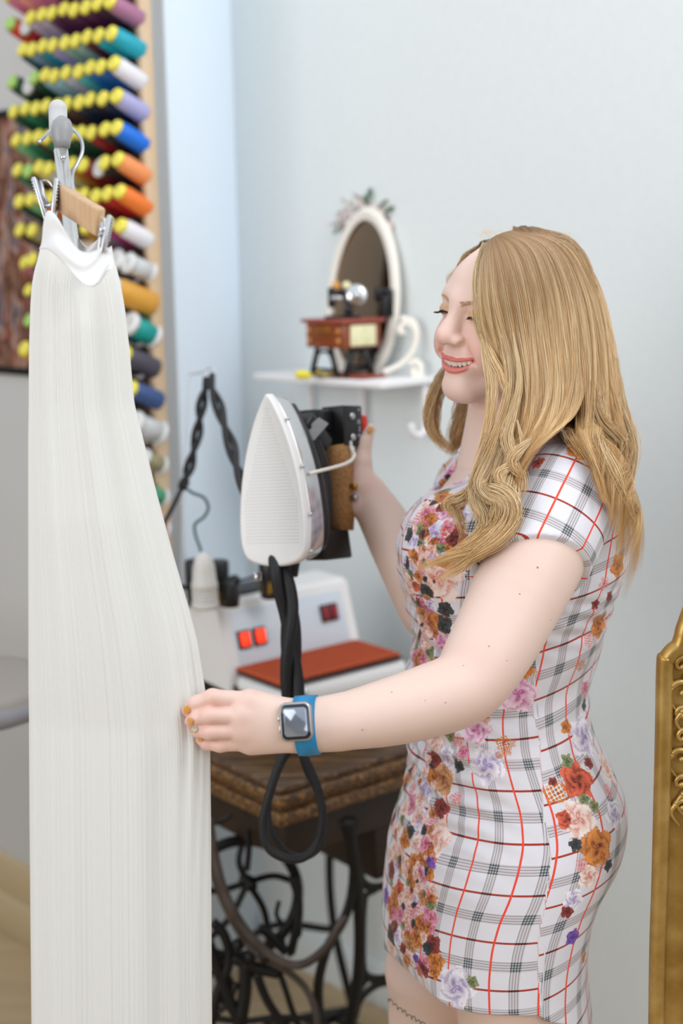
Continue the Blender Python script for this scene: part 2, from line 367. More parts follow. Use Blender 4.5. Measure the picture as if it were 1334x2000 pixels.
def table():
    root = empty('treadle_table', TP(TL/2, TW/2, 0), 'old dark wooden sewing table on black cast iron treadle legs in the corner', 'table')
    A = (E1, E2, Z); c = TP(TL/2, TW/2, 0)
    b = MB(); b.box(c+Z*.7535, A, (TL/2-.006, TW/2-.006, .0065), bev=.004); b.build('table_top', M['tablewood'], root)
    b = MB()
    b.box(c+Z*.737, A, (TL/2, TW/2, .0095), bev=.007, seg=3); b.box(c+Z*.7215, A, (TL/2-.010, TW/2-.010, .007), bev=.005); b.box(c+Z*.703, A, (TL/2-.002, TW/2-.002, .0115), bev=.006, seg=3)
    b.build('edge_moulding', wood_mat('lit_brown_edge_wood', '4a321f', 'bd8748', 9), root)  # gold tone in the grain stands in for light on the moulding
    b = MB(); b.box(c+Z*.655+E1*.0, A, (TL/2-.03, TW/2-.03, .037), bev=.003); b.build('apron', M['darkwood'], root)
    b = MB(); b.box(c+Z*.578+E1*.12+E2*-.05, A, (.15, .16, .060), bev=.004); b.build('machine_well', M['darkwood'], root)
    # cast iron end frame, in the plane of the near right side
    o = TP(.03, .03, 0); nE = -E2
    def Q(x, y, off=0.0):
        return onplane(x, y, o+E2*off, E2)
    b = MB()
    def bar(pts, r, off=0.0, fl=.6, n=28, mb=None):
        P = spline([Q(x, y, off) for x, y in pts], n); (mb or b).tube(P, r*1.28, 8, flat=(nE, fl))
    bar([(683, 1600), (688, 1660), (699, 1740), (703, 1830), (699, 1910), (686, 1990), (676, 2060), (668, 2200)], .0105)
    bar([(672, 1600), (690, 1660), (688, 1740), (671, 1797), (640, 1850), (622, 1920), (625, 1990), (640, 2080), (655, 2200)], .0085)
    bar([(700, 1700), (712, 1726), (735, 1733), (770, 1722), (800, 1712)], .0065); bar([(703, 1770), (716, 1748), (735, 1737)], .0055)
    bar([(712, 1752), (709, 1800), (709, 1880), (716, 1906), (740, 1912), (775, 1905), (815, 1900)], .0062)
    bar([(700, 1935), (718, 1912), (738, 1912)], .0055); bar([(815, 1712), (822, 1800), (815, 1900)], .0065)
    bar([(692, 1990), (705, 1950), (740, 1922), (790, 1915)], .0065)
    bar([(668, 2195), (720, 2150), (800, 2110), (880, 2100)], .009); bar([(830, 1600), (850, 1750), (850, 1950), (880, 2100)], .0105)
    b.build('leg', M['iron'], root)
    # second end frame, at the far left end of the table
    b = MB(); off = TW-.08
    def Q2(a, z): return TP(a, off, z)
    def bar2(pts, r): b.tube(spline([Q2(*p) for p in pts], 24), r, 8, flat=(nE, .6))
    bar2([(.06, .66), (.10, .45), (.10, .25), (.05, .02)], .0105); bar2([(.47, .66), (.43, .45), (.43, .25), (.48, .02)], .0105)
    bar2([(.10, .22), (.26, .28), (.43, .22)], .008); bar2([(.05, .02), (.26, .06), (.48, .02)], .009)
    b.build('leg', M['iron'], root)
    # flywheel
    wc = at(470, 1755, 2.52); ax = nrm(-CF*.93+CX*.34); u = nrm(np.cross(Z, ax)); v = np.cross(ax, u); r0 = .103
    b = MB(); th = np.linspace(0, 2*np.pi, 64, endpoint=False)
    b.tube([wc+r0*(np.cos(t)*u*1.04+np.sin(t)*v) for t in th], .0100, 10, closed=True)
    hub = wc+ax*.012+u*.012+v*.03
    b.lathe(hub-ax*.02, ax, [(0, .012), (.03, .014), (.04, .010), (.05, .009)], 16)
    for t in (.1, 1.45, 2.75, 3.9, 5.15):
        e = wc+r0*(math.cos(t)*u*1.04+math.sin(t)*v); s_ = hub
        mid = (e+s_)/2+np.cross(ax, nrm(e-s_))*.012; b.tube(spline([s_, mid, e], 12), [.0060]*12, 8)
    b.build('flywheel', M['iron'], root)
    # dress guard: ornate plate behind the rim
    b = MB()
    gx = lambda x, y, D=2.47: at(x, y, D)
    for pts, r in ((([(571, 1715), (582, 1750), (583, 1790), (575, 1830), (568, 1862)]), .008), ([(577, 1712), (586, 1740), (578, 1760), (588, 1785), (578, 1800), (586, 1822), (570, 1842), (566, 1868)], .0045),
                   ([(545, 1760), (540, 1785), (548, 1800), (560, 1812)], .004), ([(560, 1860), (540, 1840), (520, 1820), (505, 1812)], .009), ([(566, 1800), (550, 1830), (556, 1862)], .007)):
        b.tube(spline([gx(*p) for p in pts], 24), r, 8)
    b.build('dress_guard', M['iron'], root)
    b = MB(); D = 2.40
    b.tube(spline([at(*p, D) for p in [(408, 1600), (418, 1665), (436, 1735), (468, 1800), (510, 1850), (560, 1882), (600, 1880), (640, 1846), (662, 1806), (676, 1790)]], 60), [.0078]*40+list(np.linspace(.0078, .0052, 20)), 10)
    b.tube(spline([at(*p, D+.02) for p in [(404, 1650), (424, 1730), (455, 1800), (500, 1862), (560, 1896), (598, 1932), (618, 1985), (622, 2060), (622, 2230)]], 60), .0062, 10)
    b.build('curved_brace', M['iron_worn'], root)
    b = MB(); D = 2.44
    for pts, r in (([(405, 1840), (430, 1905), (450, 1960), (470, 2010), (470, 2160)], .011), ([(415, 1800), (440, 1830), (447, 1880), (425, 1940), (410, 2010)], .009), ([(455, 1870), (500, 1890), (545, 1900)], .011),
                   ([(500, 1900), (520, 1950), (545, 1990), (575, 2030), (620, 2120)], .008), ([(545, 1895), (560, 1940), (575, 1985), (600, 2040)], .0055), ([(480, 1880), (478, 1940), (470, 1990)], .012), ([(400, 1990), (440, 1965), (462, 1920)], .006),
                   ([(425, 1890), (446, 1905), (455, 1935), (440, 1960), (425, 1940)], .0045), ([(400, 1985), (470, 1995), (540, 1988), (640, 1990)], .006), ([(405, 1610), (430, 1605), (452, 1592)], .004), ([(484, 1620), (486, 1660), (482, 1700)], .0055)):
        b.tube(spline([at(*p, D) for p in pts], 24), r, 8)
    for p in ((465, 1845), (488, 1868), (517, 1868)): b.sph(at(*p, D-.02), .011)
    b.build('treadle_linkage', M['iron'], root)
    b = MB()
    for k in range(7): b.box(TP(.10+.05*k, .24, .05), A, (.012, .13, .006), bev=.002)
    for s in (-1, 1): b.box(TP(.25, .24+s*.13, .05), A, (.18, .01, .009), bev=.002)
    b.tube([TP(.25, .03, .075), TP(.25, .42, .075)], .007)
    b.build('treadle', M['iron'], root)
table()

# ------------------------------------------------------------------ steam station on the table
S0 = atz(545, 1335, .90)
def SP(a, w, z): return S0+E1*a+E2*w+Z*(z-.90)
def box_below():
    root = empty('wooden_box', SP(.12, .12, .76), 'dark brown wooden box under the white steam generator', 'box')
    b = MB(); b.box(SP(.155, .20, .808), (E1, E2, Z), (.155, .10, .0465), bev=.003); b.build('box_body', M['darkwood'], root)
    b = MB(); b.box(SP(.155, .20, .862), (E1, E2, Z), (.16, .105, .0065), bev=.003); b.build('lid', mat('brown_box_lid', '4a2d1f', .4, c2='38211a', ns=10), root)
box_below()
def station():
    root = empty('steam_generator', SP(.14, .10, .870), 'white steam generator with red switches and terracotta iron rest on the table', 'steam generator')
    b = MB()
    # rounded tray body under the rest
    b.box(SP(.145, .062, .866), (E1, E2, Z), (.150, .070, .022), bev=.018, seg=4)
    # rear housing with leaning front panel
    prof = [(.130, .855), (.130, .885), (.168, 1.005), (.180, 1.012), (.262, 1.012), (.272, 1.0), (.272, .885), (.255, .862)]
    b.prism([SP(-.012, w, z) for w, z in prof], E1*.302)
    b.build('housing', M['whiteplastic'], root)
    b = MB(); b.box(SP(.14, .06, .8915), (E1, E2, Z), (.142, .064, .0022), bev=.002); b.build('drip_tray', M['black'], root)
    b = MB(); b.box(SP(.140, .0655, .8985), (E1, E2, Z), (.140, .0645, .0022), bev=.002)
    for k in range(20):
        for s in (0, 1): b.box(SP(.007+k*.014, (.0035 if s == 0 else .127), .8955), (E1, E2, Z), (.003, .002, .003))
    for k in range(9): b.box(SP(.0025, .008+k*.0145, .8955), (E1, E2, Z), (.002, .003, .003))
    for k in range(27): b.box(SP(.010+k*.01, .0655, .9012), (E1, E2, Z), (.0018, .058, .0012))
    b.build('silicone_rest', M['mat_orange'], root)
    dn = nrm(E2*(.038)+Z*.12); nn = nrm(np.cross(E1, dn)); nn = nn if nn@E2 < 0 else -nn
    def PP(a, t, o=0): return SP(a, .130, .885)+dn*t+nn*o
    b = MB(); b.box(PP(.14, .062, .0015), (E1, dn, nn), (.128, .052, .0015), bev=.001); b.build('control_panel', mat('pale_blue_grey_panel', 'd0d8e2', .35), root)
    on = mat('lit_red_switch', 'ee3a1c', .3, emit='ff3a14', es=.9); off = mat('unlit_red_switch', '8c2630', .3)
    for a, t, m in ((.030, .060, on), (.064, .060, on), (.220, .075, off), (.240, .075, off)):
        b = MB(); sc = 1 if m is on else .72
        b.box(PP(a, t, .004), (E1, dn, nn), (.0135*sc, .0165, .0045), bev=.0015); o = b.build('switch', M['black'], root)
        b = MB(); b.box(PP(a, t, .0085), (E1, nrm(dn+nn*.12), nn), (.0095*sc, .0125, .004), bev=.0015); k = b.build('switch_rocker', m, o)
    # grey lid ring and valves on top
    b = MB(); b.box(SP(.10, .225, 1.014), (E1, E2, Z), (.075, .036, .004), bev=.004); b.build('valve_plate', M['black'], root)
    def valve(px, py, D, h, r, brass=True):
        p = at(px, py, D); v = MB(); v.lathe(p, Z, [(0, r*.8), (.004, r*.95), (h*.42, r*.95), (h*.45, r), (h, r*1.02), (h+.003, r*.9)], 22)
        o = v.build('valve', M['black'], root)
        if brass:
            v = MB(); v.lathe(p+Z*.010, Z, [(0, r*.9), (.002, r*1.02), (.024, r*1.02), (.026, r*.9)], 6, smooth=False); v.build('brass_nut', M['brass'], o)
    valve(428, 1188, 2.57, .085, .020); valve(384, 1185, 2.60, .085, .018, False); valve(528, 1168, 2.56, .072, .019)
    b = MB(); p = at(452, 1184, 2.52); b.lathe(p, Z, [(0, .014), (.02, .016), (.04, .012), (.048, .008)], 16); b.sph(p+Z*.045+E1*.008, .011)
    b.build('cable_gland', M['black'], root)
    b = MB(); p = SP(.285, .215, .93); b.prism([SP(.293, .20, .88), SP(.293, .26, .88), SP(.305, .255, .975), SP(.305, .20, .99)], E1*.004); b.build('tag_card', mat('cream_card', 'e9e2d4', .8), root)
    b = MB(); b.sph(SP(.04, -.010, .875), (.012, .006, .012)); b.build('clear_knob', M['chrome'], root)
station()
def grey_plug():
    p = at(401, 1186, 2.49); b = MB(); r = .0195
    b.lathe(p, Z, [(0, r*1.25), (.008, r*1.25), (.010, r*1.1), (.034, r*1.12), (.036, r*1.22), (.044, r*1.18), (.047, r*1.1), (.070, r*1.0), (.085, r*.82), (.096, r*.45), (.099, .003)], 24)
    root = tag(b.build('electric_plug', M['greyplastic']), 'pale grey bell-shaped plug standing upright on the steam generator', 'plug')
    b = MB()
    for k in range(4): b.lathe(p+Z*(.012+.006*k), Z, [(0, r*1.14), (.0015, r*1.2), (.003, r*1.14)], 24)
    b.build('grip_ring', M['greyplastic'], root)
grey_plug()

# ------------------------------------------------------------------ cables
def cable_support():
    p0 = at(378, 1200, 2.62); root = empty('cable_support_rod', p0, 'thin bent steel rod holding up the black iron cable', 'cable stand')
    b = MB(); D = 2.55
    b.tube(spline([at(356, 1200, D), at(357, 1000, D), at(361, 850, D), at(368, 740, D), at(372, 731, D), at(390, 728, D), at(402, 725, D)], 40), .0016, 6)
    th = np.linspace(0, 2*np.pi, 20, endpoint=False); c = at(410, 728, D)
    b.tube([c+.0085*(np.cos(t)*CX+np.sin(t)*CU) for t in th], .0014, 6, closed=True)
    b.build('rod', M['steel'], root)
cable_support()
def twisted(path, n, r, amp, turns, mb, ph=0):
    P = spline(path, n); T = np.gradient(P, axis=0); T /= np.linalg.norm(T, axis=1)[:, None]
    N = np.cross(T, CF); N /= np.linalg.norm(N, axis=1)[:, None]; B = np.cross(T, N); t = np.linspace(0, turns*2*np.pi, n)
    for k in (0, np.pi):
        mb.tube(P+amp*(np.cos(t+k+ph)[:, None]*N+np.sin(t+k+ph)[:, None]*B), r, 10)
def cables():
    root = empty('iron_cable', at(410, 740, 2.5), 'black twisted cable from the steam generator up over the rod to the iron', 'cable')
    b = MB()
    twisted([at(359, 946, 2.5), at(372, 905, 2.5), at(386, 845, 2.5), at(394, 790, 2.5), at(408, 738, 2.52)], 90, .0050, .0055, 1.9, b, .6)
    twisted([at(409, 736, 2.52), at(424, 785, 2.45), at(444, 845, 2.35), at(462, 905, 2.25), at(482, 960, 2.15), at(505, 1030, 2.06), at(528, 1082, 2.02)], 110, .0054, .0058, 2.3, b, .3)
    b.build('upper_cable', M['rubber'], root)
    b = MB()
    twisted([at(537, 1085, 2.02), at(548, 1120, 2.0), at(563, 1190, 2.0), at(566, 1270, 2.0), at(572, 1350, 2.0), at(576, 1420, 2.0), at(580, 1462, 2.0)], 120, .0090, .0080, 1.25, b, 1.2)
    twisted([at(537, 1085, 2.025), at(552, 1120, 2.012), at(566, 1190, 2.012), at(569, 1270, 2.012), at(574, 1350, 2.012), at(577, 1420, 2.01), at(580, 1462, 2.01)], 120, .0070, .0080, 1.25, b, 2.6)
    b.build('hanging_cable', M['rubber'], root)
    b = MB()
    b.tube(spline([at(576, 1455, 2.0), at(552, 1478, 1.99), at(528, 1545, 1.98), at(514, 1610, 1.98), at(524, 1655, 1.98), at(556, 1676, 1.98), at(590, 1676, 1.99), at(618, 1650, 2.0), at(630, 1600, 2.0), at(622, 1545, 2.0), at(600, 1490, 2.0), at(580, 1452, 2.0)], 90), .0062, 10)
    b.tube(spline([at(572, 1455, 2.02), at(545, 1500, 2.02), at(524, 1570, 2.02), at(530, 1625, 2.02), at(560, 1666, 2.03), at(600, 1672, 2.03), at(628, 1640, 2.03), at(625, 1560, 2.02), at(600, 1505, 2.02), at(584, 1455, 2.02)], 90), .0055, 10)
    b.build('cable_loop', M['rubber'], root)
    b = MB(); b.tube([at(354, 955, 2.5), at(362, 938, 2.5)], .0085, 10); b.build('cable_joint', M['rubber'], root)
    g = mat('dark_green_cord', '1d4a4a', .5)
    b = MB(); b.tube(spline([at(360, 950, 2.5), at(375, 962, 2.5), at(398, 972, 2.5), at(407, 992, 2.5), at(398, 1010, 2.5), at(381, 1024, 2.5), at(382, 1045, 2.5), at(392, 1075, 2.49), at(393, 1090, 2.49)], 60), .0027, 8); b.build('green_cord', g, root)
    b = MB(); b.tube(spline([at(356, 952, 2.5), at(340, 985, 2.5), at(322, 1020, 2.5), at(310, 1055, 2.5), at(306, 1100, 2.5), at(318, 1130, 2.5), at(345, 1142, 2.5), at(372, 1150, 2.52), at(395, 1150, 2.55)], 60), .0042, 8)
    b.tube(spline([at(465, 1135, 2.5), at(490, 1128, 2.52), at(520, 1120, 2.54)], 12), .0022, 8)
    b.build('power_lead', M['rubber'], root)
cables()

# ------------------------------------------------------------------ the iron
YAW = math.radians(40)
iu = nrm(np.array([math.cos(YAW), -math.sin(YAW), 0])*1.0)      # across the sole plate (to the near side)
ib = nrm(np.array([math.sin(YAW), math.cos(YAW), 0]))           # away from the sole plate
il = nrm(CU+CX*-.03+ib*-.02); iu = nrm(iu-il*(iu@il)); ib = nrm(np.cross(il, iu)); ib = ib if ib[1] > 0 else -ib
IC0 = at(531, 942, 2.0)
def IP(w, l, h): return IC0+iu*w+il*l+ib*(h*1.28 if h > .02 else h)
OUT = [(0, .121), (.010, .110), (.026, .082), (.041, .045), (.052, .005), (.058, -.035), (.060, -.065), (.057, -.092), (.046, -.107), (.020, -.114), (0, -.115)]
def outline(s=1.0, n=60):
    pr = OUT+[(-w, l) for w, l in OUT[-2:0:-1]]; P = spline(pr, n, True)
    if s < 1 or s > 1: P = P*s
    return P
def iron():
    root = empty('steam_iron', IC0, 'industrial steam iron with white perforated sole and cork grip, held upright', 'iron')
    K = 1.03
    def loft(mb, secs):
        V = []; n = 64
        for s, h in secs: V += [IP(w*K, l*K+(s-1)*0, h) for w, l in outline(1.0, n)*np.array([s, s])]
        f = [(i*n+j, i*n+(j+1) % n, (i+1)*n+(j+1) % n, (i+1)*n+j) for i in range(len(secs)-1) for j in range(n)]
        f += [tuple(range(n)), tuple(range((len(secs)-1)*n, len(secs)*n))]; mb.add(V, f)
    b = MB(); loft(b, [(.955, -.0045), (.975, -.0050), (.995, -.0030), (1.0, .001), (1.0, .008), (.985, .010)])
    m = mat('white_nonstick_sole_cover', 'e6e4e3', .42); nt = m.node_tree; bs = nt.nodes['Principled BSDF']
    # perforation: rows of tiny dark holes inside the working area, in the sole's own plane
    tc = nt.nodes.new('ShaderNodeTexCoord')
    def math_(op, a, b_=None, c=None):
        n = nt.nodes.new('ShaderNodeMath'); n.operation = op
        for i, v in enumerate((a, b_, c)):
            if v is None: continue
            if isinstance(v, (int, float)): n.inputs[i].default_value = v
            else: nt.links.new(v, n.inputs[i])
        return n.outputs[0]
    def dotc(vec):
        n = nt.nodes.new('ShaderNodeVectorMath'); n.operation = 'DOT_PRODUCT'; nt.links.new(tc.outputs['Object'], n.inputs[0]); n.inputs[1].default_value = tuple(vec); return math_('SUBTRACT', n.outputs['Value'], float(np.dot(IC0, vec)))
    U_, V_ = dotc(iu), dotc(il)
    p = .0046
    def cell(v): return math_('ABSOLUTE', math_('SUBTRACT', math_('FRACT', math_('DIVIDE', v, p)), .5))
    d = math_('SQRT', math_('ADD', math_('POWER', cell(U_), 2.), math_('POWER', cell(V_), 2.)))
    hole = math_('LESS_THAN', d, .19)
    # working area: |u| < half width(l)
    hw = math_('MULTIPLY', math_('SUBTRACT', .112, V_), .36); hw = math_('MINIMUM', hw, .0520)
    ins = math_('MULTIPLY', math_('LESS_THAN', math_('ABSOLUTE', U_), hw), math_('GREATER_THAN', V_, -.088))
    msk = math_('MULTIPLY', hole, ins); mx = nt.nodes.new('ShaderNodeMix'); mx.data_type = 'RGBA'; nt.links.new(msk, mx.inputs[0])
    mx.inputs[6].default_value = (*lin('e6e4e3'), 1); mx.inputs[7].default_value = (*lin('a9a7a6'), 1); nt.links.new(mx.outputs[2], bs.inputs['Base Color'])
    b.build('sole_cover', m, root)
    b = MB(); loft(b, [(.97, .010), (.975, .013), (.955, .030), (.93, .033)]); b.build('sole_plate', M['chrome'], root)
    b = MB(); loft(b, [(.90, .033), (.90, .042), (.80, .050), (.55, .053)]); b.build('heat_shield', M['black'], root)
    for w, l in ((.030, .085), (.054, .02), (.0655, -.045), (.064, -.095)):
        b = MB(); b.sph(IP(w*K*.97, l*K, .005), .003); b.build('rivet', M['steel'], root)
    # upright side rail of the handle guard
    b = MB()
    P = spline([IP(.002, .078, .052), IP(.008, .055, .064), IP(.012, .02, .072), IP(.013, -.02, .075), IP(.012, -.06, .073), IP(.008, -.088, .066)], 30)
    b.tube(P, [.012]*3+[.014]*24+[.012]*3, 14, flat=(ib, .8))
    b.box(IP(.0, .070, .066), (iu, nrm(il+ib*.9), nrm(ib-il*.9)), (.022, .012, .030), bev=.004)
    b.box(IP(-.01, .088, .085), (iu, il, ib), (.018, .016, .020), bev=.003)
    b.build('handle_post', M['black'], root)
    b = MB(); b.prism([at(599, 836, 2.035), at(623, 815, 2.035), at(642, 827, 2.035), at(613, 861, 2.035)], CF*.0012); b.build('steel_plate', M['steel'], root)
    b = MB(); b.box(IP(.0, -.094, .088), (iu, nrm(il-ib*.15), ib), (.021, .022, .032), bev=.004); b.build('rear_post', M['black'], root)
    b = MB(); b.tube([IP(.008, .052, .106), IP(.010, .02, .109), IP(.010, -.03, .110), IP(.008, -.074, .108)], [.0185, .0195, .0195, .0185], 18); b.build('cork_grip', M['cork'], root)
    # switch box with red thumb button
    b = MB(); c = IP(.006, .079, .120); b.box(c, (iu, il, ib), (.021, .030, .022), bev=.002); sw = b.build('switch_box', M['black'], root)
    b = MB()
    for t in (.014, -.017): b.lathe(IP(.0265, .079+t, .118), iu, [(0, .0055), (.002, .0055), (.0035, .004), (.004, .001)], 12)
    b.build('screw', M['steel'], sw)
    b = MB()
    for k, (t, l_) in enumerate(((.024, .004), (.006, .007), (-.005, .008), (-.014, .005), (-.023, .003))):
        b.box(IP(.0272, .079+t, .131), (iu, il, ib), (.0003, l_*.5, .0012))
        if k in (1, 3): b.box(IP(.0272, .079+t, .128), (iu, il, ib), (.0003, l_*.4, .0006))
    b.build('printed_marks', mat('white_print', 'b8bcc8', .5), sw)
    b = MB(); b.box(IP(.016, .068, .1440), (iu, il, ib), (.010, .028, .0075), bev=.005, seg=3); b.build('thumb_button', M['red'], root)
    # steam pipe
    b = MB(); b.tube(spline([IP(.052*K, .010, .020), IP(.055, .022, .075), IP(.045, .034, .102), IP(.030, .044, .112), IP(.026, .056, .114)], 30), .0026, 10); b.build('steam_pipe', M['cream'], root)
    for l_, mm in ((-.010, 'brass'), (-.027, 'steel')):
        b = MB(); b.lathe(IP(.029, l_, .108), nrm(iu+ib*.3), [(0, .004), (.006, .004), (.007, .005), (.010, .004)], 12); b.build('pipe_fitting', M[mm], root)
    b = MB(); b.lathe(IP(-.050, -.128, .015), -il, [(0, .006), (.012, .006), (.013, .004)], 12); b.build('steel_stud', M['steel'], root)
    b = MB(); b.tube([IP(-.02, -.105, .045), IP(-.018, -.135, .038)], [.014, .012], 14); b.build('cable_sleeve', M['rubber'], root)
iron()

# ------------------------------------------------------------------ shelf with mirror and toy
SF = atz(745, 746, 1.388)
WD = (2.950-(SF[0]+SF[1]))/math.sqrt(2)                    # distance from shelf front to the wall
def HP(a, w, z=0): return SF-D1*a+D2*w+Z*z                    # a: leftwards along the wall, w: towards the wall
SLEN = .36
def shelf():
    root = empty('wall_shelf', HP(SLEN/2, WD/2, -.014), 'white wall shelf with curled iron brackets holding a mirror and toy', 'shelf')
    c = HP(SLEN/2, WD/2, 0)
    b = MB(); b.box(c-Z*.007, (D1, D2, Z), (SLEN/2, WD/2, .007), bev=.003); b.build('board', M['shelfpaint'], root)
    for a in (.015, .185, .335):
        b = MB(); w = WD-.02
        b.tube(spline([HP(a, w, -.014), HP(a, w, -.06), HP(a, w, -.095), HP(a, w-.012, -.112), HP(a, w-.034, -.108), HP(a, w-.042, -.088)], 30), .0075, 10)
        b.build('coat_hook', M['shelfpaint'], root)
    b = MB(); a = -.012
    w = WD-.02

    def sc(pts, D): b.tube(spline([at(x, y, D) for x, y in pts], 50), .0058, 10)
    Dw = proj(HP(0.0, WD-.02))[2]
    sc([(786, 640), (782, 650), (790, 655), (797, 643), (795, 627), (783, 621), (808, 630), (814, 655), (806, 685), (790, 705), (770, 718), (748, 727)][4:], Dw)
    sc([(790, 646), (783, 650), (781, 641), (789, 633), (800, 633), (811, 645), (813, 664)], Dw)
    sc([(800, 712), (812, 706), (822, 714), (821, 728), (812, 734), (806, 727), (812, 720)], Dw)
    sc([(815, 706), (822, 722), (824, 744)], Dw)
    b.build('scroll_bracket', M['cream'], root)
shelf()
def mirror():
    D = 2.83
    cen = at(708, 576, D); u = D1; tl = nrm(Z+D2*.10); n = nrm(np.cross(u, tl)); n = n if n@D2 < 0 else -n
    root = empty('vanity_mirror', at(707, 735, D), 'oval tabletop mirror in a cream frame crowned with painted roses on the shelf', 'mirror')
    rx, rz = .090, .161
    th = np.linspace(0, 2*np.pi, 72, endpoint=False)
    def el(t, s=1., o=0.): 
        tz = math.sin(t); return cen+u*(rx*s*math.cos(t)*(1-.10*tz))+tl*(rz*s*tz)+n*o
    b = MB(); b.tube([el(t) for t in th], .0085, 10, closed=True); b.tube([el(t, .93, .003) for t in th], .004, 8, closed=True); b.tube([el(t, 1.06, -.002) for t in th], .004, 8, closed=True)
    for t in np.linspace(0, 2*np.pi, 60, endpoint=False): b.sph(el(t, .965, .006), .003, n=5)
    b.build('frame', M['cream'], root)
    b = MB(); b.prism([el(t, .95, -.003) for t in th], n*-.004); b.build('glass', M['mirror'], root)
    b = MB(); b.prism([el(t, 1.0, -.008) for t in th], n*-.004); b.build('back_panel', M['cream'], root)
    b = MB(); b.tube([el(-math.pi/2, .4, -.012), at(700, 735, D+.03)], .006); b.tube([el(-math.pi/2-.5, 1.05), el(-math.pi/2-.5, 1.05)*np.array([1, 1, 0])+Z*1.392], .006); b.tube([el(-math.pi/2+.5, 1.05), el(-math.pi/2+.5, 1.05)*np.array([1, 1, 0])+Z*1.392], .006)
    b.build('easel_foot', M['cream'], root)
    ro = mat('painted_rose', 'e8ddd2', .5, c2='7d6477', ns=110, cr=(.42, .6)); lf = mat('painted_leaf', '5d7a62', .5, c2='3f5a48', ns=60)
    for x, y, r in ((657, 427, .021), (690, 404, .022), (722, 422, .023), (740, 440, .015), (703, 428, .013), (676, 418, .014)):
        b = MB(); c = onplane(x, y, cen, D2)-n*.022
        b.sph(c, r*.45, n=8)
        for ring, k, rr in ((.45, 5, .5), (.8, 7, .48)):
            for i in range(k):
                t = 2*np.pi*i/k+ring; b.sph(c+r*ring*(math.cos(t)*u+math.sin(t)*tl)-n*ring*r*.2, (r*rr, r*rr, r*.3), n=6, ax=(nrm(math.cos(t)*u+math.sin(t)*tl), nrm(-math.sin(t)*u+math.cos(t)*tl), n))
        b.build('rose', ro, root)
    for x, y, dx, dy in ((708, 388, 6, 26), (704, 395, -4, 18), (672, 396, -16, 10), (744, 412, 18, 12), (640, 437, -14, 2), (735, 400, 12, 14), (690, 384, -12, 10), (650, 444, -10, -14)):
        b = MB(); c = onplane(x, y, cen, D2)-n*.014; d = nrm(dx*CX+dy*CU); L = math.hypot(dx, dy)/980*.9
        b.sph(c+d*L*.4, (L*.62, L*.26, .003), n=7, ax=(d, nrm(np.cross(d, n)), n)); b.build('leaf', lf if (x+y) % 3 else ro, root)
mirror()
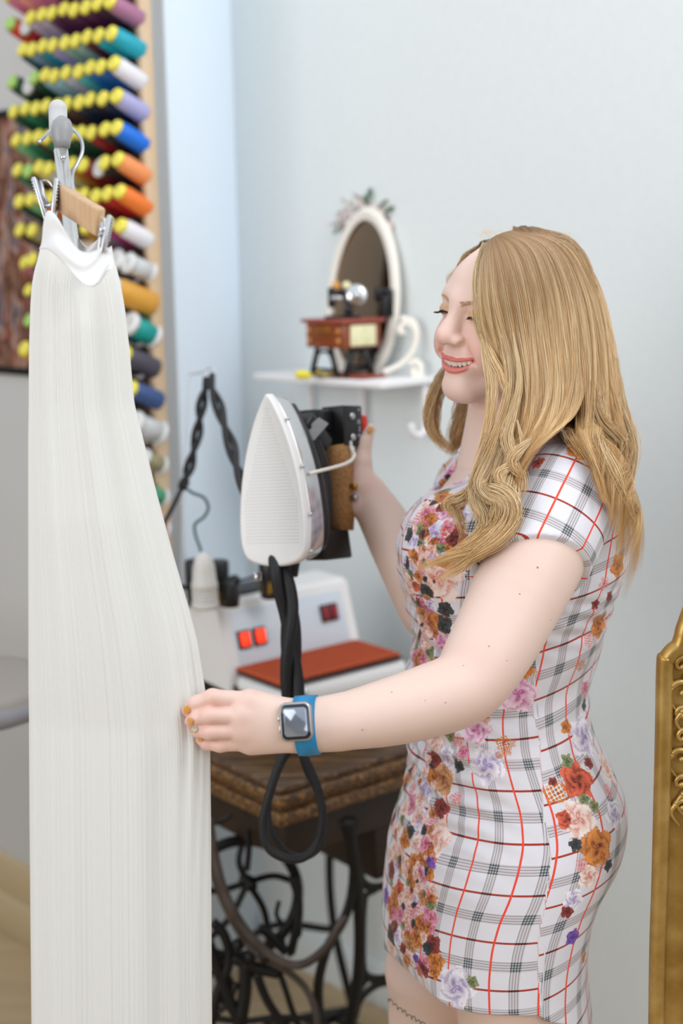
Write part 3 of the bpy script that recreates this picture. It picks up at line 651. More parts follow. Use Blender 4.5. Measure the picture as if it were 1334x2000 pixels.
def toy():
    c0 = at(672, 700, 2.70); c0[2] = 0
    def Y(a, w, z): return c0-D1*a+E1*w+Z*z
    zb, zt2 = at(672, 682, 2.70)[2], at(672, 632, 2.70)[2]
    root = empty('toy_sewing_table', Y(.05, .05, 1.39), 'miniature brown sewing cabinet with black legs on the white shelf', 'toy')
    b = MB(); b.box(Y(.056, .050, (zb+zt2)/2), (D1, E1, Z), (.052, .046, (zt2-zb)/2), bev=.003); b.build('cabinet', M['wood_toy'], root)
    b = MB(); b.box(Y(.056, .050, zt2+.004), (D1, E1, Z), (.060, .053, .004), bev=.003); b.build('top', M['toy_top'], root)
    b = MB(); b.box(Y(.002, .050, (zb+zt2)/2-.000), (D1, E1, Z), (.0025, .031, (zt2-zb)/2-.004), bev=.002)
    b.build('painted_label', mat('cream_floral_label', 'ece5bd', .4, c2='cfd59a', ns=60, cr=(.5, .75)), root)
    for a, z in ((.018, .3), (.018, .7), (.098, .3), (.098, .7)):
        b = MB(); b.lathe(Y(a, .004, zb+(zt2-zb)*z), -E1, [(0, .005), (.002, .0055), (.004, .003)], 12); b.build('drawer_knob', mat('amber_knob', 'd9924e', .25), root)
    b = MB()
    b.box(Y(.058, .002, zb+(zt2-zb)*.72), (D1, E1, Z), (.018, .002, .003), bev=.001); b.build('drawer_pull', M['brass'], root)
    zl = 1.3925
    def leg(a0, a1, w, axis):
        b = MB()
        P = lambda s, z: (Y(a0+(a1-a0)*s, w, z) if axis == 'a' else Y(w, a0+(a1-a0)*s, z))
        b.tube([P(.25, zb), P(0, zl)], .0056, 8); b.tube([P(.75, zb), P(1, zl)], .0056, 8); b.tube([P(.08, zl+.011), P(.92, zl+.011)], .0036, 8)
        b.tube(spline([P(.1, zl+.014), P(.22, zb-.016), P(.5, zb-.006), P(.78, zb-.016), P(.9, zl+.014)], 24), .003, 8)
        b.build('leg', M['black'], root)
    leg(.03, .10, .01, 'a'); leg(.012, .075, .01, 'b'); leg(.03, .10, .10, 'a')
    b = MB(); th = np.linspace(0, 2*np.pi, 30, endpoint=False); cw = Y(.03, .085, zb-.024); b.tube([cw+.019*(np.cos(t)*E1+np.sin(t)*Z) for t in th], .0025, 8, closed=True)
    for t in (0, 1.05, 2.1): b.tube([cw+.019*(np.cos(t)*E1+np.sin(t)*Z), cw-.019*(np.cos(t)*E1+np.sin(t)*Z)], .0015, 6)
    b.build('treadle_wheel', M['black'], root)
    # sewing machine on top
    D = 2.73; zz = zt2+.008
    r2 = empty('miniature_sewing_machine', Y(.06, .05, zz), 'black toy sewing machine with a silver handwheel on the miniature cabinet', 'toy')
    def G(x, y, d=D): return at(x, y, d)
    pb = G(681, 620); pb[2] = zz
    b = MB(); b.box(pb+CX*-.012+Z*.003, (nrm(CX*[1, 1, 0]), nrm(CF*[1, 1, 0]), Z), (.034, .013, .003), bev=.001)
    b.tube([pb+Z*.004, G(681, 600), G(682, 578)], [.009, .008, .0085], 12)
    b.tube(spline([G(684, 577), G(668, 571), G(652, 573), G(646, 578)], 12), .0075, 12); b.box(G(648, 581), (nrm(CX*[1, 1, 0]), nrm(CF*[1, 1, 0]), Z), (.0075, .007, .019), bev=.002)
    b.build('machine_body', M['black'], r2)
    b = MB(); b.tube([G(648, 598), G(648, 616)], .0013, 6); b.build('needle_bar', M['steel'], r2)
    b = MB(); b.lathe(G(696, 577, D-.004), -CF, [(0, .017), (.004, .0205), (.009, .0205), (.012, .016), (.0125, .007), (.016, .006), (.017, .002)], 24); b.build('handwheel', M['chrome'], r2)
    b = MB(); b.sph(G(657, 582, D-.008), (.011, .002, .0045), ax=(nrm(CX), CF, CU)); b.build('badge', M['steel'], r2)
    b = MB(); b.lathe(G(656, 567, D), Z, [(0, .007), (.002, .007), (.003, .0085), (.016, .006), (.017, .003)], 14); tag(b.build('thread_cone', mat('amber_thread', 'd79a48', .5)), 'tiny amber cone of thread on top of the toy sewing machine', 'thread spool')
    b = MB(); b.sph(G(677, 558, D), .0085); tag(b.build('pale_bead', mat('pale_yellow_bead', 'ece3b4', .3)), 'small pale yellow bobbin on the toy sewing machine beside its wheel', 'bobbin')
    b = MB(); ys = nrm(CX*[1, 1, 0])
    b.box(at(753, 640, 2.76)*[1, 1, 0]+Z*(zz+.02), (ys, nrm(CF*[1, 1, 0]), Z), (.006, .006, .022), bev=.002); b.box(at(738, 575, 2.76), (ys, nrm(CF*[1, 1, 0]), Z), (.007, .006, .014), bev=.002); b.tube([at(738, 568, 2.76), at(763, 568, 2.76)], .006); b.box(at(763, 592, 2.76), (ys, nrm(CF*[1, 1, 0]), Z), (.005, .005, .026), bev=.002)
    k = b.build('black_arm_shape', M['black'], r2)  # second black angular shape, to the right of the machine
    # things lying on the shelf
    b = MB(); c = atz(655, 737, 1.3705); b.box(HP(.125, .045, .0035), (D1, D2, Z), (.065, .035, .0030), bev=.0015); tag(b.build('toy_base_board', mat('red_brown_board', 'a3553e', .45, c2='8e4331', ns=20)), 'flat reddish-brown board lying on the white shelf under the toy', 'board')
    c = at(590, 724, 2.73); c[2] = 1.397; b = MB(); b.sph(c, (.015, .011, .009), n=12); b.sph(c+CX*.009+Z*-.001, (.010, .009, .0075), n=10); tag(b.build('yellow_pincushion', mat('bright_yellow_felt', 'e8d93a', .8)), 'small bright yellow pincushion at the left of the shelf', 'pincushion')
    c = at(636, 727, 2.75); c[2] = 1.397; b = MB(); P = [c+CX*(t-.5)*.040+Z*.0035*math.sin(t*9) for t in np.linspace(0, 1, 24)]; b.tube(P, .0045, 8, flat=((0, 0, 1), .5)); tag(b.build('yellow_tape', mat('yellow_tape', 'cdbb2e', .7)), 'yellow tape curled on the shelf behind the toy legs', 'tape')
toy()

# ------------------------------------------------------------------ garment stand, hanger and skirt
HD = 1.61
def stand():
    base = at(142, 480, HD); p1 = at(118, 292, HD); d = nrm(base-p1); ft = p1+d*((p1[2]-.02)/-d[2])
    root = empty('garment_stand', ft*[1, 1, 0], 'chrome garment rack post with a grey knob behind the white skirt', 'garment rack')
    b = MB(); b.tube([p1, ft], .0078, 18); b.build('post', mat('satin_chrome', 'f2f2f0', .22, .75), root)
    b = MB(); b.lathe(at(121, 286, HD), nrm(at(121, 240, HD)-at(121, 286, HD)), [(-.001, .0090), (.006, .0100), (.016, .0125), (.022, .0118), (.028, .0104), (.034, .004)], 22); b.sph(at(122, 247, HD), .0112); b.build('knob', M['knobgrey'], root)
    b = MB(); b.tube([at(114, 268, HD+.05), at(113, 216, HD+.05)], .0108, 18); b.sph(at(113, 213, HD+.05), .0108); b.tube([at(116, 262, HD+.05), at(142, 480, HD+.045), at(142, 480, HD+.045)+d*1.2], .0078, 14)
    b.build('rear_post', mat('pale_grey_rubber', 'c6c5c6', .45), root)
    b = MB(); b.sph(at(123, 308, HD-.008), .0032); b.build('screw', M['steel'], root)
    b = MB()
    for k in range(4):
        a = k*math.pi/2+.4; e = ft*[1, 1, 0]+Z*.02; b.tube([e, e+np.array([math.cos(a)*.2, math.sin(a)*.2, 0])], .011, 10)
    b.build('foot', M['chrome'], root)
stand()
HA, HB_ = at(119, 386, 1.578), at(196, 434, 1.50)
def hanger():
    root = empty('clip_hanger', (HA+HB_)/2, 'wooden trouser hanger with two metal clips hooked on the chrome post', 'hanger')
    d = nrm(HB_-HA); up = nrm(Z-d*(Z@d)); sd = np.cross(d, up)
    b = MB(); b.box((HA+HB_)/2, (d, sd, up), (np.linalg.norm(HB_-HA)/2, .0055, .0150), bev=.003, seg=3); b.build('bar', M['hanger'], root)
    b = MB(); D0 = 1.605
    P = [at(x, y, dd) for x, y, dd in ((76, 278, 1.59), (88, 266, 1.61), (104, 250, 1.635), (122, 243, 1.64), (142, 252, 1.635), (158, 272, 1.62), (161, 295, 1.61), (152, 318, 1.60), (143, 335, 1.59), (141, 352, 1.57), (145, 385, 1.555))]
    b.tube(spline(P, 60), .0021, 10); b.build('hook', M['steel'], root)
    def clip(xy0, xy1, D, w, col, side):
        b = MB(); a, c = at(*xy0, D), at(*xy1, D); dd = nrm(c-a); s1 = nrm(np.cross(dd, CF)); fw = nrm(np.cross(s1, dd))
        b.box((a+c)/2, (dd, s1, fw), (np.linalg.norm(c-a)/2, .0022, .0075), bev=.001)
        for k in range(7): b.box(a+dd*(.003+.0035*k)+s1*side*.0026, (dd, s1, fw), (.0008, .0008, .0065))
        return b, a, c, dd, s1
    b, a, c, dd, s1 = clip((112, 350), (104, 436), 1.568, 0, 0, 1)
    b2, *_ = clip((67, 348), (92, 432), 1.568, 0, 0, -1)
    b.v += b2.v; off = b.n; b.f += [tuple(i+off for i in q) for q in b2.f]; b.m += b2.m; b.sm += b2.sm; b.n += b2.n
    b.tube([at(88, 402, 1.568), at(112, 400, 1.568)], .0026, 10); b.tube([at(80, 352, 1.568), at(84, 380, 1.568), at(92, 398, 1.568)], .0022, 8); b.tube(spline([at(84, 352, 1.568), at(94, 354, 1.568), at(104, 366, 1.568)], 10), .0011, 8)
    b.build('clip', M['steel'], root)
    b, a, c, dd, s1 = clip((216, 422), (201, 496), 1.485, 0, 0, 1)
    b2, *_ = clip((203, 436), (196, 494), 1.500, 0, 0, -1)
    b.v += b2.v; off = b.n; b.f += [tuple(i+off for i in q) for q in b2.f]; b.m += b2.m; b.sm += b2.sm; b.n += b2.n
    b.tube(spline([at(197, 425, 1.490), at(204, 428, 1.490), at(206, 440, 1.490), at(201, 456, 1.490), at(192, 460, 1.490)], 16), .0013, 8); b.lathe(at(201, 449, 1.482), -CF, [(0, .0035), (.004, .0035), (.005, .002)], 12)
    b.build('clip', M['steel'], root)
hanger()
def skirt():
    root = empty('pleated_skirt', at(200, 1900, HD)*[1, 1, 0]+Z*.3, 'long white finely pleated skirt clipped to the wooden hanger', 'skirt')
    m = mat('white_pleated_chiffon', 'eeede9', .8, sss=.0); nt = m.node_tree; bs = nt.nodes['Principled BSDF']
    tr = nt.nodes.new('ShaderNodeBsdfTranslucent'); tr.inputs[0].default_value = (*lin('f4f3ee'), 1); mx = nt.nodes.new('ShaderNodeMixShader'); mx.inputs[0].default_value = .18
    nt.links.new(bs.outputs[0], mx.inputs[1]); nt.links.new(tr.outputs[0], mx.inputs[2]); nt.links.new(mx.outputs[0], nt.nodes['Material Output'].inputs[0])
    ys = [478, 505, 525, 560, 600, 680, 790, 850, 960, 1080, 1190, 1260, 1340, 1400, 1440, 1600, 2000, 2300, 2900]
    xl = [80, 74, 68, 62, 60, 57.5, 57, 56, 56, 56, 56, 56, 56, 57, 57, 58, 62, 64, 70]
    xr = [218, 222, 228, 236, 243, 252, 262, 277, 304, 336, 368, 386, 399, 407, 410, 412, 414, 416, 420]
    n, k = 720, 110; V = []
    yy = np.concatenate([np.linspace(478, 1500, 72), np.linspace(1530, 2900, k-72)])
    ph = np.array([R.uniform(-1, 1) for _ in range(400)])
    th = np.linspace(0, 2*np.pi, n, endpoint=False)
    for y in yy:
        a, c = np.interp(y, ys, xl), np.interp(y, ys, xr)
        L, Rr = at(a, y, HD), at(c, y, HD); ce = (L+Rr)/2; hx = np.linalg.norm(Rr-L)/2; u = nrm((Rr-L)*[1, 1, 0]); wv = np.cross(Z, u)
        grow = min(1, (y-478)/140); hz = hx*(.62 if y < 1000 else .62-.22*min(1, (y-1000)/400)); amp = .0005*min(1, (y-478)/60)
        pl = .5-.5*np.cos(th*118+np.interp(th, np.linspace(0, 2*np.pi, 400), ph)*2.2)
        fold = .003*grow*np.sin(th*9+1+.0006*y)+.003*grow*np.sin(th*5+2.2)+.0015*grow*np.sin(th*17-.001*y)
        front = np.clip(-np.sin(th), 0, 1)
        pull = .005*np.exp(-((y-1400)/260)**2)*np.exp(-((th-5.85)/.35)**2)*np.sin(th*26+y*.012)
        rr = amp*(pl-.5)*2+fold*front**.5+pull
        ex = np.sign(np.cos(th))*np.abs(np.cos(th))**.92
        P = ce+np.outer(hx*ex, u)+np.outer(hz*np.sin(th), wv)+rr[:, None]*(np.outer(np.cos(th)*.15, u)+np.outer(np.sin(th), wv))
        P[:, 2] = P[:, 2].mean() if False else P[:, 2]
        if y < 640:       # the waist seam dips between the clips
            s = (th % (2*np.pi)); xx = np.cos(th); dip = np.where(np.sin(th) < 0, 1, .35)*np.exp(-((xx-.25)/.5)**2)*.040*(1-(y-478)/162)
            P[:, 2] -= dip
            P[:, 2] -= 0
        V.append(P)
    V = np.array(V).reshape(-1, 3); kk = len(yy)
    f = [(i*n+j, i*n+(j+1) % n, (i+1)*n+(j+1) % n, (i+1)*n+j) for i in range(kk-1) for j in range(n)]
    b = MB(); b.add(V, f); b.build('pleats', m, root)
    # smooth waistband: two clipped peaks with a sagging front
    top_front = [(82, 476), (84, 440), (90, 415), (100, 412), (112, 425), (128, 452), (145, 478), (158, 490), (172, 492), (188, 488), (202, 482), (214, 488), (219, 505), (221, 524)]
    bot_front = [(76, 486), (84, 486), (95, 488), (106, 496), (118, 508), (134, 525), (150, 542), (164, 554), (178, 560), (192, 554), (204, 538), (210, 528), (216, 526), (223, 527)]
    satin = mat('white_satin', 'f0f0f1', .38, bump=.2, ns=8, bd=.01)
    def band(top, bot, dep, bul, nm, off):
        tq = spline([(x, y, 0) for x, y in top], 60); bq = spline([(x, y, 0) for x, y in bot], 60); g = 14; V = []
        for j in range(g+1):
            s = j/g
            for i in range(60):
                x, y = tq[i][:2]*(1-s)+bq[i][:2]*s; q = i/59
                D = 1.585*(1-q)+1.50*q - bul*math.sin(math.pi*q)*(.5+.8*s) + .004*math.sin(s*9+q*14)*math.sin(math.pi*q) + dep
                V.append(at(x, y, D))
        W_ = [v+CF*.0016 for v in V]; nn_ = len(V)
        f = [(j*60+i, j*60+i+1, (j+1)*60+i+1, (j+1)*60+i) for j in range(g) for i in range(59)]
        f2 = [tuple(v+nn_ for v in q[::-1]) for q in f]; rim = []
        loop = list(range(60))+[j*60+59 for j in range(1, g+1)]+[g*60+i for i in range(58, -1, -1)]+[j*60 for j in range(g-1, 0, -1)]
        for a_, b_ in zip(loop, loop[1:]+loop[:1]): rim.append((a_, b_, b_+nn_, a_+nn_))
        b = MB(); b.add(V+W_, f+f2+rim); return b.build(nm, satin, root)
    band(top_front, bot_front, -.028, .02, 'waistband', 0)
    band([(92, 440), (100, 420), (112, 430), (130, 450), (150, 462), (168, 480), (180, 476), (188, 470), (196, 462), (203, 468), (207, 480), (209, 490)],
         [(90, 500), (100, 500), (112, 500), (130, 500), (150, 505), (160, 510), (172, 512), (184, 512), (196, 512), (203, 515), (207, 515), (209, 515)], .045, -.03, 'waistband_back', 0)
skirt()

# ------------------------------------------------------------------ gilded mirror frame at the right edge
def gilded():
    D = 1.72
    c = at(1310, 1600, D); u = nrm(CX*[1, 1, 0]); n = -nrm(CF*[1, 1, 0])
    pts = [(1280, 2900), (1283, 2000), (1290, 1700), (1296, 1450), (1299, 1300), (1303, 1286), (1314, 1272), (1326, 1262), (1333, 1245), (1338, 1225), (1360, 1170), (1400, 1110), (1460, 1070), (1540, 1060), (1620, 1070), (1680, 1110), (1720, 1170), (1745, 1225), (1755, 1262), (1780, 1300), (1782, 1450), (1785, 1700), (1790, 2000), (1792, 2900)]
    top = at(1310, 1300, D)
    tilt = nrm(Z+n*-.0)
    P = []
    for x, y in pts:
        q = onplane(x, y, c, n); q[2] = max(q[2], .03); P.append(q)
    root = empty('gilded_frame', onplane(1530, 2000, c, n)*[1, 1, 0], 'tall antique gold frame with embossed scrollwork at the right edge', 'frame')
    Pi = []
    cen = np.mean(P, axis=0)
    b = MB(); Q = spline(P, 220); b.tube(Q, .0105, 14, flat=(n, 1.1)); b.build('border', M['gold'], root)
    b = MB(); b.prism(P, -n*.012, smooth=False); b.build('panel', M['gold'], root)
    b = MB(); Ps = [q+(cen-q)*np.array([.32, .32, .10]) for q in P]; Ps = [q+n*.006 for q in Ps]; b.tube(spline(Ps, 160), .008, 10); b.build('inner_border', M['gold'], root)
    def scroll(x, y, s, flip):
        t = np.linspace(0, 1, 40); a = t*4.6+.4; r = s*(1-t*.82)
        pts = [onplane(x, y, c+n*.005, n)+u*(flip*(r_*math.cos(a_)))+Z*(r_*math.sin(a_)) for r_, a_ in zip(r, a)]
        b = MB(); b.tube(pts, np.linspace(.0042, .0016, 40), 8); b.sph(pts[-1], .004, n=8)
        tail = [pts[0], pts[0]+u*flip*.006+Z*-.012, pts[0]+u*flip*-.006+Z*-.030]; b.tube(spline(tail, 14), np.linspace(.004, .001, 14), 8)
        b.build('scroll_ornament', M['gold'], root)
    for x, y, s, fl in ((1332, 1300, .012, 1), (1334, 1350, .014, -1), (1330, 1395, .010, 1), (1335, 1440, .012, 1), (1332, 1480, .012, -1), (1330, 1530, .011, 1), (1334, 1575, .009, -1), (1350, 1330, .014, 1), (1352, 1400, .014, -1), (1350, 1470, .014, 1), (1350, 1560, .012, -1)):
        scroll(x, y, s, fl)
gilded()
# ------------------------------------------------------------------ implicit surfaces for organic shapes
def smin(a, b, k):
    h = np.maximum(k-np.abs(a-b), 0)/k; return np.minimum(a, b)-h*h*k*.25
def smax(a, b, k): return -smin(-a, -b, k)
class Shape:
    """ordered list of blended primitives; each has a bounding sphere so far ones are skipped"""
    def __init__(s): s.p = []
    def add(s, fn, c, r, op='u', k=.01): s.p.append((fn, np.array(c, float), r, op, k)); return s
    def cone(s, a, b, ra, rb, op='u', k=.01):
        a = np.array(a, float); b = np.array(b, float); ab = b-a; L2 = ab@ab+1e-12
        def fn(P):
            t = np.clip((P-a)@ab/L2, 0, 1); return np.sqrt((((P-a)-t[:, None]*ab)**2).sum(1))-(ra+(rb-ra)*t)
        return s.add(fn, (a+b)/2, np.sqrt(L2)/2+max(ra, rb), op, k)
    def chain(s, pts, rs, k=.01, op='u'):
        for i in range(len(pts)-1): s.cone(pts[i], pts[i+1], rs[i], rs[i+1], op, k)
        return s
    def ell(s, c, r, ax=np.eye(3), op='u', k=.01):
        c = np.array(c, float); r = np.array(r, float); ax = np.array(ax, float)
        def fn(P):
            q = (P-c)@ax.T; k0 = np.sqrt(((q/r)**2).sum(1)); k1 = np.sqrt(((q/r**2)**2).sum(1))+1e-9; return k0*(k0-1)/k1
        return s.add(fn, c, r.max(), op, k)
    def ev(s, P, c=None, rad=0):
        d = np.full(len(P), .5)
        for fn, pc, pr, op, k in s.p:
            if c is not None and np.linalg.norm(pc-c) > pr+rad+k+.022: continue
            q = fn(P)
            if op == 'u': d = smin(d, q, k)
            elif op == 's': d = smax(d, -q, k)
            elif op == 'i': d = smax(d, q, k)
        return d
CE = [(a, b) for a in range(8) for b in range(a+1, 8) if bin(a ^ b).count('1') == 1]
def surface(ev, lo, hi, h, nb=16, skip=None, relax=0):
    """naive surface nets over sparse blocks; returns vertices, quads"""
    lo = np.array(lo, float); hi = np.array(hi, float); N = np.ceil((hi-lo)/h).astype(int)+1; NB = np.ceil(N/nb).astype(int)
    S1, S2 = int(N[1]+nb+4), int(N[2]+nb+4)
    off = np.array([[(c >> 0) & 1, (c >> 1) & 1, (c >> 2) & 1] for c in range(8)])
    g = np.arange(nb+1); G = np.stack(np.meshgrid(g, g, g, indexing='ij'), -1).reshape(-1, 3)
    keys, pos, quads = [], [], []
    key = lambda I: (I[..., 0].astype(np.int64)*S1+I[..., 1])*S2+I[..., 2]
    rad = nb*h*math.sqrt(3)/2
    cs = np.stack(np.meshgrid(*[np.arange(n) for n in NB], indexing='ij'), -1).reshape(-1, 3)
    cen = lo+(cs+.5)*nb*h
    act = np.zeros(len(cs), bool)
    for i in range(0, len(cs), 20000):
        act[i:i+20000] = np.abs(ev(cen[i:i+20000], None, 0)) < rad*1.5+.035
    for bi, c in zip(cs[act], cen[act]):
        if skip is not None and skip(c-nb*h/2, c+nb*h/2): continue
        base = bi*nb; P = lo+(G+base)*h; d = ev(P, c, rad).reshape(nb+1, nb+1, nb+1)
        s = d < 0
        if s.all() or not s.any(): continue
        cnt = np.zeros((nb, nb, nb)); acc = np.zeros((nb, nb, nb, 3))
        C = [d[o[0]:nb+o[0], o[1]:nb+o[1], o[2]:nb+o[2]] for o in off]
        for a, b in CE:
            m = (C[a] < 0) != (C[b] < 0)
            if not m.any(): continue
            t = C[a][m]/(C[a][m]-C[b][m]); acc[m] += off[a]+t[:, None]*(off[b]-off[a]); cnt[m] += 1
        I = np.argwhere(cnt > 0)
        if not len(I): continue
        v = acc[tuple(I.T)]/cnt[tuple(I.T)][:, None]; keys.append(key(I+base)); pos.append(lo+(I+base+v)*h)
        for ax in range(3):
            A = s[:nb, :nb, :nb]; sl = [slice(0, nb)]*3; sl[ax] = slice(1, nb+1); B = s[tuple(sl)]
            E_ = np.argwhere(A != B)
            if not len(E_): continue
            fl = A[tuple(E_.T)]; u, w = np.eye(3, dtype=int)[(ax+1) % 3], np.eye(3, dtype=int)[(ax+2) % 3]; J = E_+base
            q = np.stack([key(J-u-w), key(J-w), key(J), key(J-u)], 1); q[~fl] = q[~fl][:, ::-1]; quads.append(q)
    K = np.concatenate(keys); V = np.concatenate(pos); Q = np.concatenate(quads)
    o = np.argsort(K); Ks = K[o]; ix = np.searchsorted(Ks, Q); ix = np.clip(ix, 0, len(Ks)-1); ok = (Ks[ix] == Q).all(1)
    F = o[ix[ok]]
    for _ in range(relax):      # gentle smoothing of the grid pattern
        A = np.zeros_like(V); n = np.zeros(len(V))
        for i in range(4):
            np.add.at(A, F[:, i], V[F[:, (i+1) % 4]]+V[F[:, i-1]]); np.add.at(n, F[:, i], 2)
        V = np.where(n[:, None] > 0, V*.4+.6*A/np.maximum(n, 1)[:, None], V)
    return V, F
def np_mesh(name, V, F, m, parent=None, attrs=()):
    me = bpy.data.meshes.new(name); n = len(V); me.vertices.add(n); me.vertices.foreach_set('co', V.astype(np.float32).ravel())
    k = F.shape[1]; me.loops.add(F.size); me.loops.foreach_set('vertex_index', F.astype(np.int32).ravel())
    me.polygons.add(len(F)); me.polygons.foreach_set('loop_start', np.arange(0, F.size, k, dtype=np.int32))
    try: me.polygons.foreach_set('loop_total', np.full(len(F), k, dtype=np.int32))
    except Exception: pass
    me.polygons.foreach_set('use_smooth', np.ones(len(F), bool)); me.update(calc_edges=True); me.validate()
    for an, typ, dat in attrs:
        a = me.attributes.new(an, typ, 'POINT'); a.data.foreach_set('color' if typ == 'FLOAT_COLOR' else 'vector', dat.astype(np.float32).ravel())
    return link(name, me, m, parent)

# ------------------------------------------------------------------ the woman: pose
HDG = math.radians(205)
bf = np.array([math.cos(HDG), math.sin(HDG), 0]); bl = np.array([-bf[1], bf[0], 0])     # torso forward, her left (towards the camera)
TD = 1.93
rows = [  # pixel row, front and back of the silhouette, half width across
 (872, 985, 1075, .060), (900, 930, 1130, .100), (940, 893, 1190, .135), (985, 868, 1218, .150), (1040, 848, 1226, .155), (1090, 842, 1219, .155), (1140, 828, 1203, .150), (1187, 815, 1189, .143), (1240, 814, 1178, .138),
 (1281, 806, 1164, .135), (1308, 800, 1154, .135), (1347, 797, 1147, .138), (1406, 797, 1153, .148), (1460, 799, 1180, .160), (1503, 802, 1204, .170), (1554, 796, 1217, .178), (1601, 776, 1216, .182), (1650, 763, 1199, .182),
 (1690, 759, 1170, .180), (1745, 753, 1148, .176), (1804, 749, 1141, .170), (1858, 752, 1141, .165), (1920, 756, 1149, .162), (1990, 760, 1157, .160), (2060, 764, 1165, .160)]
TZ, TC, TA, TW_ = [], [], [], []
for y, xf, xb, w in rows:
    xf, xb = xf+6, xb-(15 if y > 950 else 6)
    L, Rr = at(xf, y, TD), at(xb, y, TD); c = (L+Rr)/2; Eh = np.linalg.norm(Rr-L)/2
    a = math.sqrt(max(Eh**2-(w*bl[0])**2, .001))/abs(bf[0]); TZ.append(c[2]); TC.append(c[:2]); TA.append(a); TW_.append(w)
TZ = np.array(TZ)[::-1]; TC = np.array(TC)[::-1]; TA = np.array(TA)[::-1]; TW_ = np.array(TW_)[::-1]
zz = np.linspace(TZ[0], TZ[-1], 160)
def smo(v): 
    q = np.interp(zz, TZ, v); k = np.hanning(9); k /= k.sum(); return np.convolve(np.pad(q, 4, mode='edge'), k, 'valid')
SCX, SCY, SA, SW = smo(TC[:, 0]), smo(TC[:, 1]), smo(TA), smo(TW_)
def torso_fn(infl=0., folds=False, zlo=None):
    def fn(P):
        z = P[:, 2]; cx, cy, a, w = (np.interp(z, zz, v) for v in (SCX, SCY, SA, SW))
        dx, dy = P[:, 0]-cx, P[:, 1]-cy; u = dx*bf[0]+dy*bf[1]; v = dx*bl[0]+dy*bl[1]
        k0 = np.sqrt((u/a)**2+(v/w)**2)+1e-6; k1 = np.sqrt((u/a**2)**2+(v/w**2)**2)+1e-6; d = k0*(k0-1)/k1-infl
        return np.maximum(np.maximum(d, z-zz[-1]), (zlo if zlo is not None else zz[0])-z)
    return fn
TMID = np.array([SCX.mean(), SCY.mean(), zz.mean()]); TRAD = .62
NA = [at(*p) for p in ((1108, 962, 1.785), (1042, 1098, 1.745), (985, 1215, 1.715), (943, 1292, 1.69), (908, 1343, 1.672), (850, 1365, 1.655), (760, 1391, 1.632), (660, 1411, 1.608), (592, 1418, 1.595))]
NR = [.057, .0570, .0510, .0450, .0385, .0385, .0350, .0280, .0240]
FA = [at(*p) for p in ((930, 955, 2.07), (905, 1060, 2.085), (872, 1150, 2.08), (850, 1198, 2.06), (820, 1150, 2.07), (775, 1065, 2.09), (742, 1005, 2.11), (716, 965, 2.12))]
FR = [.052, .047, .043, .040, .040, .036, .030, .0245]

def bust(S, g):
    S.ell(at(896, 1080, 1.865), (.072+g, .066+g, .080+g), op='u', k=.07); S.ell(at(896, 1080, 1.985), (.072+g, .066+g, .080+g), op='u', k=.07)
def refine(P, r, m=3):
    Q = spline(np.hstack([np.array(P), np.array(r)[:, None]]), (len(P)-1)*m+1); return list(Q[:, :3]), list(Q[:, 3])
def person_body():
    S = Shape()
    S.add(torso_fn(-.004, zlo=at(900, 1790, TD)[2]), TMID, TRAD, 'u', .03)
    bust(S, 0)
    S.cone(at(1010, 905, 1.91), NA[0], .045, .050, k=.05); S.cone(at(1010, 905, 1.94), FA[0], .045, .048, k=.05)
    S.chain(*refine(NA, NR), k=.012); S.chain(*refine(FA, FR), k=.012)
    # pelvis to feet
    zh = TZ[0]; hipn = at(1010, 1900, 1.86); hipf = at(866, 1900, 2.0)
    def down(p, dx, dy, z): return np.array([p[0]+dx, p[1]+dy, z])
    for p, o, rr in ((hipn, (.0, .0), (.085, .086)), (hipf, (.0, .01), (.083, .078))):
        k1 = down(p, o[0]-.01, o[1], .47); an = down(p, o[0]+.02, o[1], .10)
        pts = [p, (p+k1)/2, k1, down(p, o[0]+.02, o[1], .34), an]; S.chain(pts, [rr[0], .068, .052, .054, .034], k=.02)
        S.cone(an-Z*.02, an+bf*.11-Z*.065, .032, .028, k=.02); S.cone(an-Z*.02, an-bf*.03-Z*.062, .03, .034, k=.02); S.cone(an+bf*.11-Z*.065, an+bf*.16-Z*.078, .028, .020, k=.01)
    # neck
    S.cone(HL(0, -.030, -.035), at(1008, 880, 1.925), .0505, .056, k=.025)
    S.cone(HL(0, -.01, -.07), at(965, 905, 1.925), .040, .045, k=.03)
    return S
